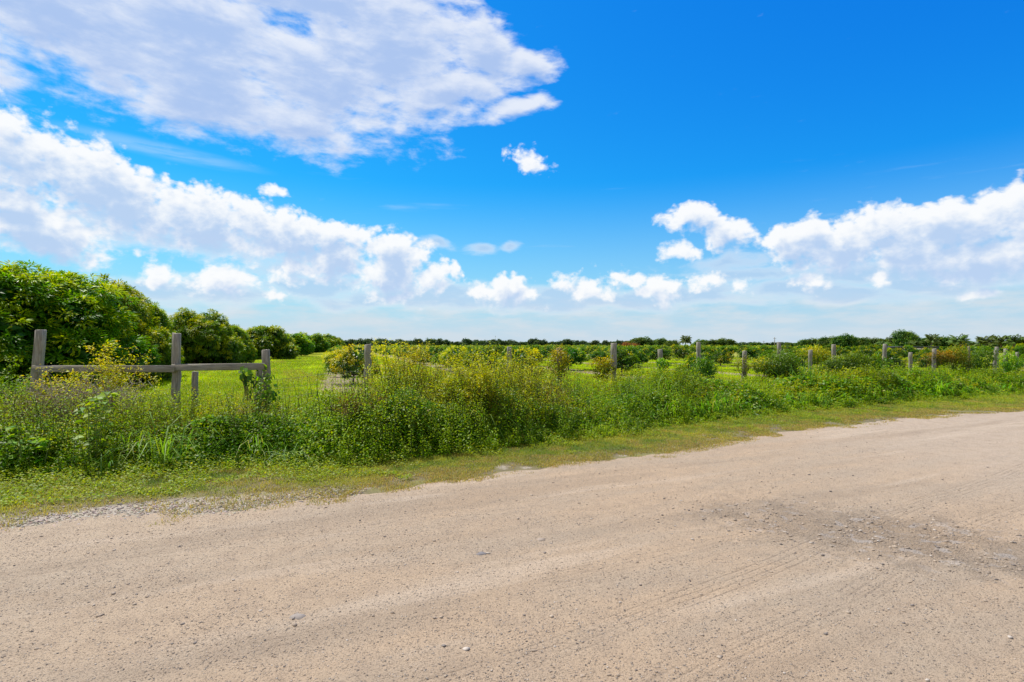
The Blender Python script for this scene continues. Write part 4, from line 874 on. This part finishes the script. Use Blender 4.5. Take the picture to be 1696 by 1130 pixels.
DK, LT, FL = (.045, .14, .014), (.20, .38, .025), (.50, .58, .035)
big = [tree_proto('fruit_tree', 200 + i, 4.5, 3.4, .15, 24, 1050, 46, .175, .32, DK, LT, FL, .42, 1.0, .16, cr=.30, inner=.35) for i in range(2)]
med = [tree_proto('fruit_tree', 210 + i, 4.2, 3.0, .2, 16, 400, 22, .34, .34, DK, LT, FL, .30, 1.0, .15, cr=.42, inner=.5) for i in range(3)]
rr = random.Random(5)
ROWT = [(20,18.5,449,3.9,'largest glossy dark green fruit tree filling the left edge behind the wooden fence',0),
        (158,22.5,466,2.7,'second big fruit tree, domed, behind the rail between the tallest posts',1),
        (222,26.5,504,1.9,'smaller fruit tree with sloping crown at the right shoulder of the big domed trees',0),
        (322,40,516,3.2,'rounded fruit tree standing behind the tall round gate post',1),
        (372,45,540,2.2,'low fruit tree touching the right side of the tree behind the round gate post',0)]
G1 = 'row of mature fruit trees along the left of the field'
for (px, d, yt, r, lab, k) in ROWT:
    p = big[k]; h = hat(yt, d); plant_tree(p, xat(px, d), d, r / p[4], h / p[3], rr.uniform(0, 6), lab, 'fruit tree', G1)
for (px, d, yt, r, lab) in [(443,62,541,3.0,'fruit tree directly above the short end post of the wooden fence'),(487,80,553,2.9,'small far fruit tree just right of the one above the short end post'),
        (512,98,552,3.4,'distant fruit tree fourth from the far end of the left-hand row'),(532,122,554,3.6,'distant fruit tree third from the far end of the left-hand row'),
        (543,150,557,3.8,'distant fruit tree second from the far end of the left-hand row'),(552,185,559,4.2,'last and farthest fruit tree of the left-hand row'),
        (-60,24,455,4,'fruit tree hidden behind the largest one at the left edge'),(60,31,475,4,'fruit tree of the second row glimpsed behind the two biggest crowns'),(150,38,516,4,'fruit tree of the second row behind the domed one'),
        (212,52,533,3.4,'fruit tree of the second row in the dip left of the round gate post'),(395,68,552,3.5,'fruit tree filling the gap above the middle of the right rail'),(455,92,556,4,'fruit tree behind the one above the short end post')]:
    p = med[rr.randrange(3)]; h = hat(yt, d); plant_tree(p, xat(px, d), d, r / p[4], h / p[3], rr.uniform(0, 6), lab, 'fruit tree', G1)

# young orchard trees
YD, YLT, YF = (.035, .11, .014), (.14, .29, .022), (.58, .58, .03)
young = [tree_proto('orchard_tree', 230 + i, [1.75, 1.6, 1.8, 1.55, 1.65, 1.45][i], [1.0, 1.1, .9, .95, 1.15, .8][i], [.35, .3, .45, .3, .35, .3][i], 5, [120, 110, 100, 80, 120, 70][i], 24, .14, .36, YD, YLT, YF, [.14, .24, .08, .45, .16, .25][i], .55, .05, cr=.20, inner=.25) for i in range(6)]
young.append(tree_proto('orchard_tree', 239, 1.7, 1.1, .3, 6, 120, 24, .13, .36, YD, YLT, (.70, .66, .04), .85, .55, .05, cr=.20, inner=.15))
LAND = [(-100, 'left of the thickest gate post'), (50, 'between the two tallest gate posts'), (292, 'above the short right rail'), (441, 'right of the gate end post'),
        (609, 'behind the tall yellow shrubs'), (690, 'above the tallest yellow-tipped shrub'), (841, 'right of the bare-topped middle post'), (928, 'right of the vine-crowned post'),
        (1015, 'right of the tall bare post'), (1096, 'behind the leafy mound'), (1157, 'above the open stretch of wire'), (1230, 'left of the large vine mound'), (1290, 'above the large vine mound'),
        (1340, 'right of the large vine mound'), (1384, 'right of the square-topped post'), (1463, 'around the dark flat roof'), (1546, 'behind the orange-leaved vine'), (1605, 'left of the paired posts'), (1655, 'beyond the paired posts')]
def gap(px):
    r = LAND[0]
    for a in LAND:
        if px >= a[0]: r = a
    return r[1]
_on = ['first', 'second', 'third', 'fourth', 'fifth', 'sixth', 'seventh', 'eighth', 'ninth', 'tenth', 'eleventh', 'twelfth', 'thirteenth', 'fourteenth', 'fifteenth', 'sixteenth', 'seventeenth', 'eighteenth', 'nineteenth']
ORDN = _on + [t + ('ieth' if k == 0 else 'y-' + _on[k - 1]) for t in ('twent', 'thirt', 'fort', 'fift', 'sixt') for k in range(10)]
G2 = 'young fruit trees planted in rows across the field'
rg = RS(77); cand = []
for k in range(0, 60):
    x0 = .3 + 7.2 * k; y = 19.5 + rg.uniform(0, 3)
    while y < 235:
        x = x0 + ROWSLOPE * y + rg.normal(0, .25); px = CX + x / y * FPX
        if -120 < px - 0 < 1830 and x / y < 1.08 and rg.rand() > (.12 if y > 30 else .03) and y > float(F_(x)) + float(WD(x)) + 2.0: cand.append((y, x, px, k))
        y += rg.uniform(5.0, 7.2) if y < 70 else rg.uniform(3.9, 5.2)
cand.sort(); near, far = cand[:290], cand[290:]
cnt = {}
for (y, x, px, k) in near:
    j = rg.randint(6); gp = gap(px); c = cnt.get(gp, 0); cnt[gp] = c + 1; s = rg.uniform(.8, 1.12) * (.92 + .22 * fbm(x * .03, y * .03, 5))
    if k <= 1: j = [6, 3, 6, 5][rg.randint(4)]
    if c == 0 and k == 0: j = 6
    lab = ('nearest young orchard tree ' if c == 0 else ORDN[c] + ' nearest young orchard tree ') + gp
    plant_tree(young[j], x, y, 1.0 * s / young[j][4], 1.48 * s * rg.uniform(.82, 1.05) / young[j][3], rg.uniform(0, 6), lab, 'orchard tree', G2)
# the rows too far to count: one mass
g = Geo(); 
n = len(far); P0 = np.array([(x, y, 0) for (y, x, px, k) in far]); m = 70
i = np.repeat(np.arange(n), m); D = rdir(rg, n * m, -.6); h = rg.uniform(.65, .95, n)[i]; R = np.stack([1.15 * np.ones(n * m), 1.15 * np.ones(n * m), h * .9], 1)
P = P0[i] + D * R * rg.uniform(.7, 1.05, (n * m, 1)) * rg.uniform(.8, 1.1, n)[i][:, None]; P[:, 2] += h; f = rg.rand(n * m)
c = mixc(YD, YLT, f); c = np.where((rg.rand(n * m) < .30 * (1 + D[:, 2]))[:, None], mixc(YLT, YF, rg.rand(n * m)), c)
leaves(g, P, rdir(rg, n * m), norm(D + [0, 0, .8]), .42, .26, vary(rg, c, n * m, .2))
tag(g.build('distant_orchard', MFAR), label='far rows of young fruit trees merging into one green band', cat='orchard', kind='stuff')

# distant tree lines
FD, FLT, FF = (.035, .085, .03), (.09, .16, .04), (.13, .19, .03)
fart = [tree_proto('distant_tree', 260 + i, 5.2, 3.6, .1, 8, 150, 14, .6, .5, FD, FLT, FF, .15, 1.2, .15, mat=MFAR, cr=.6, inner=.6) for i in range(4)]
BD, BLT, BF = (.045, .11, .022), (.12, .22, .03), (.22, .30, .04)
busy = [tree_proto('bushy_tree', 270 + i, 5.0, 3.4, .0, 9, 190, 16, .5, .4, BD, BLT, BF, .3, 1.0, .14, mat=MFAR, cr=.6, inner=.5) for i in range(3)]
G3 = 'dark tree line on the horizon'; cn = {}
px = 556
while px < 1060:
    d = 238 + rr.uniform(-6, 10); yt = rr.choice([561, 562, 563, 564, 562, 566]) + (2 if px > 950 else 0); w = rr.uniform(12, 19)
    p = fart[rr.randrange(4)]; gp = gap(px); c = cn.get(gp, 0); cn[gp] = c + 1; h = hat(yt, d)
    plant_tree(p, xat(px, d), d, w / FPX * d / p[4] * .8, h / p[3], rr.uniform(0, 6), '%s horizon tree from the left, %s' % (ORDN[c], gp), 'tree', G3)
    px += w * .78
px = 1190; c = 0
while px < 1330:
    d = 236 + rr.uniform(-6, 8); w = rr.uniform(12, 18); p = fart[rr.randrange(4)]
    plant_tree(p, xat(px, d), d, w / FPX * d / p[4] * .8, hat(rr.choice([568, 567, 569]), d) / p[3], rr.uniform(0, 6), '%s low dark tree from the left near the utility poles' % ['first', 'second', 'third', 'fourth', 'fifth', 'sixth', 'seventh', 'eighth', 'ninth', 'tenth', 'eleventh', 'twelfth', 'thirteenth', 'fourteenth'][c], 'tree', G3)
    px += w * .85; c += 1
G4 = 'lighter bushy trees at the far edge of the orchard'
BT = [(1052,205,562,18,'leftmost light green bushy tree right of the dark horizon line'),(1070,205,560,20,'rounded top of the light green hedge-like tree group'),(1092,208,562,18,'right end of the first light green tree group'),
      (1112,200,565,16,'low light bushy tree just left of the lone palm'),(1160,205,564,16,'light bushy tree just right of the lone palm'),(1180,200,564,16,'light bushy tree second to the right of the lone palm'),(1203,202,562,20,'domed light bushy tree between the lone palm and the poles'),
      (1253,190,568,12,'small pale bushy tree beside the shorter utility pole'),(1312,165,569,16,'low pale bush beyond the vine mound on the horizon'),(1334,160,564,18,'light tree rising left of the square-topped post'),
      (1352,158,562,18,'light tree with flat crown above the right vine mound'),(1372,150,559,20,'mid-green tree directly above the square-topped post'),(1397,140,555,20,'taller mid-green tree just right of the square-topped post'),
      (1420,150,560,20,'mid-green tree third left of the tallest far tree'),(1443,152,561,18,'mid-green tree second left of the tallest far tree'),(1462,152,562,16,'mid-green tree just left of the tallest far tree'),
      (1502,150,549,25,'tallest far tree with broad open crown on the right horizon'),(1552,148,558,24,'olive rounded tree right of the tallest far tree'),(1578,150,563,22,'olive tree between the rounded one and the palms'),
      (1530,152,561,14,'narrow tree in the dip right of the tallest far tree'),(1480,156,560,14,'narrow tree tucked against the tallest far tree'),(1612,152,568,24,'low tree among the right-hand palms'),(1645,152,568,24,'low tree between the palm pairs at right'),(1688,150,567,26,'low tree at the right frame edge behind the palms'),(1720,150,562,20,'tree beyond the right frame edge')]
for (px, d, yt, w, lab) in BT:
    p = busy[rr.randrange(3)]; plant_tree(p, xat(px, d), d, w / FPX * d / p[4] * .95, hat(yt - 1.5, d) / p[3], rr.uniform(0, 6), lab, 'tree', G4)
shrub(1042, 195, 2.4, 3.5, 'rusty brown bush on the horizon right of the tall bare post', ((.22,.10,.03),(.34,.18,.06)), 30, 1400, .5, seed=81, grp='shrubs beyond the orchard', tr=.05)
def palm_proto(seed, th, fl, nf=26):
    rg = RS(seed); gt, gf = Geo(), Geo(); t = np.linspace(0, 1, 8)[:, None]; b = rg.normal(0, .25, 2)
    tube(gt, np.concatenate([b[0] * t ** 2, b[1] * t ** 2, th * t], 1), np.linspace(.22, .15, 8), (.3, .26, .22), 8); top = np.array([b[0], b[1], th])
    for i in range(nf):
        a = 2 * pi * i / nf + rg.uniform(-.2, .2); e = rg.uniform(.2, 1.5); L = fl * rg.uniform(.8, 1.1); s = np.linspace(0, 1, 10)
        ang = e - s ** 1.6 * rg.uniform(.9, 1.5); dx = np.cumsum(np.cos(ang)) * L / 10; dz = np.cumsum(np.sin(ang)) * L / 10
        pts = top + np.stack([cos(a) * dx, sin(a) * dx, dz], 1); tube(gf, pts, np.linspace(.035, .012, 10), (.16, .2, .06), 4, cap=False)
        m = 44; ss_ = np.linspace(.08, 1, m); Pp = np.stack([np.interp(ss_, s, pts[:, k]) for k in range(3)], 1)
        for sd_ in (-1, 1):
            D = np.stack([-sin(a) * sd_ * np.ones(m) + cos(a) * .5, cos(a) * sd_ * np.ones(m) + sin(a) * .5, np.full(m, -.45)], 1) + rg.normal(0, .12, (m, 3))
            leaves(gf, Pp, D, np.tile([0, 0, 1.], (m, 1)), .75 * np.sin(np.clip(ss_, .1, .95) * pi * .9 + .25), .13, vary(rg, (.17, .25, .06), m, .25), droop=.25)
    return ('palm_tree', gf.mesh('palm_fronds', MFAR), gt.mesh('palm_trunk', MBARK), np.concatenate(gf.v)[:, 2].max(), fl)
palms = [palm_proto(301, 2.1, 2.5), palm_proto(302, 2.4, 2.6), palm_proto(303, 1.9, 2.4)]
for i, (px, d, yt, sc_, lab) in enumerate([(1134,165,558,.9,'lone palm with grey trunk rising from the light green trees'),(1592,118,556,1.0,'leftmost and fullest of the four right-hand palms'),(1631,112,558,1.05,'second palm from the left in the right-hand group'),
        (1660,118,559,.95,'third palm from the left in the right-hand group'),(1678,116,557,.95,'tall palm just left of the right frame edge'),(1698,116,560,1,'palm cut by the right frame edge'),(1542,140,556,.8,'small palm poking up right of the tallest far tree'),
        (1463,132,567,.8,'low palm under the trees left of the tallest far tree'),(1515,130,566,.8,'low palm above the dark flat roof')]):
    p = palms[i % 3]; h = hat(yt, d); root = empty('palm_tree', (xat(px, d), d, 0), i * 1.3); s = sc_; zt = h - p[4] * .55 * s
    root.scale = (s, s, max(.5, (h + .5) / p[3]))
    for nm, me in (('fronds', p[1]), ('trunk', p[2])): o = bpy.data.objects.new(nm, me); COL.objects.link(o); o.parent = root
    tag(root, lab, 'palm tree', 'palm trees on the right horizon')

# low dark-roofed shelter and utility poles
d = 74; sx = xat(1509, d); root = empty('shelter', (sx, d, 0)); W2 = xat(1545, d) - sx; top = hat(573.8, d)
g = Geo(); box(g, (0, 0, top - .12), (W2, 1.1, .12), (0, 0, 0), bev=.03); g.build('roof', MROOF, root)
g = Geo(); box(g, (.5, .3, (top - .26) / 2), (W2 - .4, .6, (top - .26) / 2), (0, 0, 0)); g.build('wall', MWHITE, root)
for sx_ in (-1, 0, 1):
    g = Geo(); tube(g, [(sx_ * (W2 - .2), -.95, 0), (sx_ * (W2 - .2), -.95, top - .245)], .05, (0, 0, 0), 8); g.build('post', MWOOD, root)
tag(root, 'low long shelter with dark flat roof among the far orchard rows', 'shelter')
for (px, yt, d, lab) in ((1283, 558.5, 190, 'taller thin utility pole on the horizon left of the vine mound post'), (1265, 564.5, 225, 'shorter thin utility pole left of the taller one')):
    root = empty('utility_pole', (xat(px, d), d, 0)); h = hat(yt, d); g = Geo(); tube(g, [(0, 0, 0), (0, 0, h)], [.15, .1], (0, 0, 0), 8); g.build('pole', MWOOD, root)
    g = Geo(); box(g, (0, 0, h - .5), (.55, .05, .05), (1, 0, 0)); g.build('crossarm', MWOOD, root); tag(root, lab, 'utility pole', 'utility poles on the horizon')
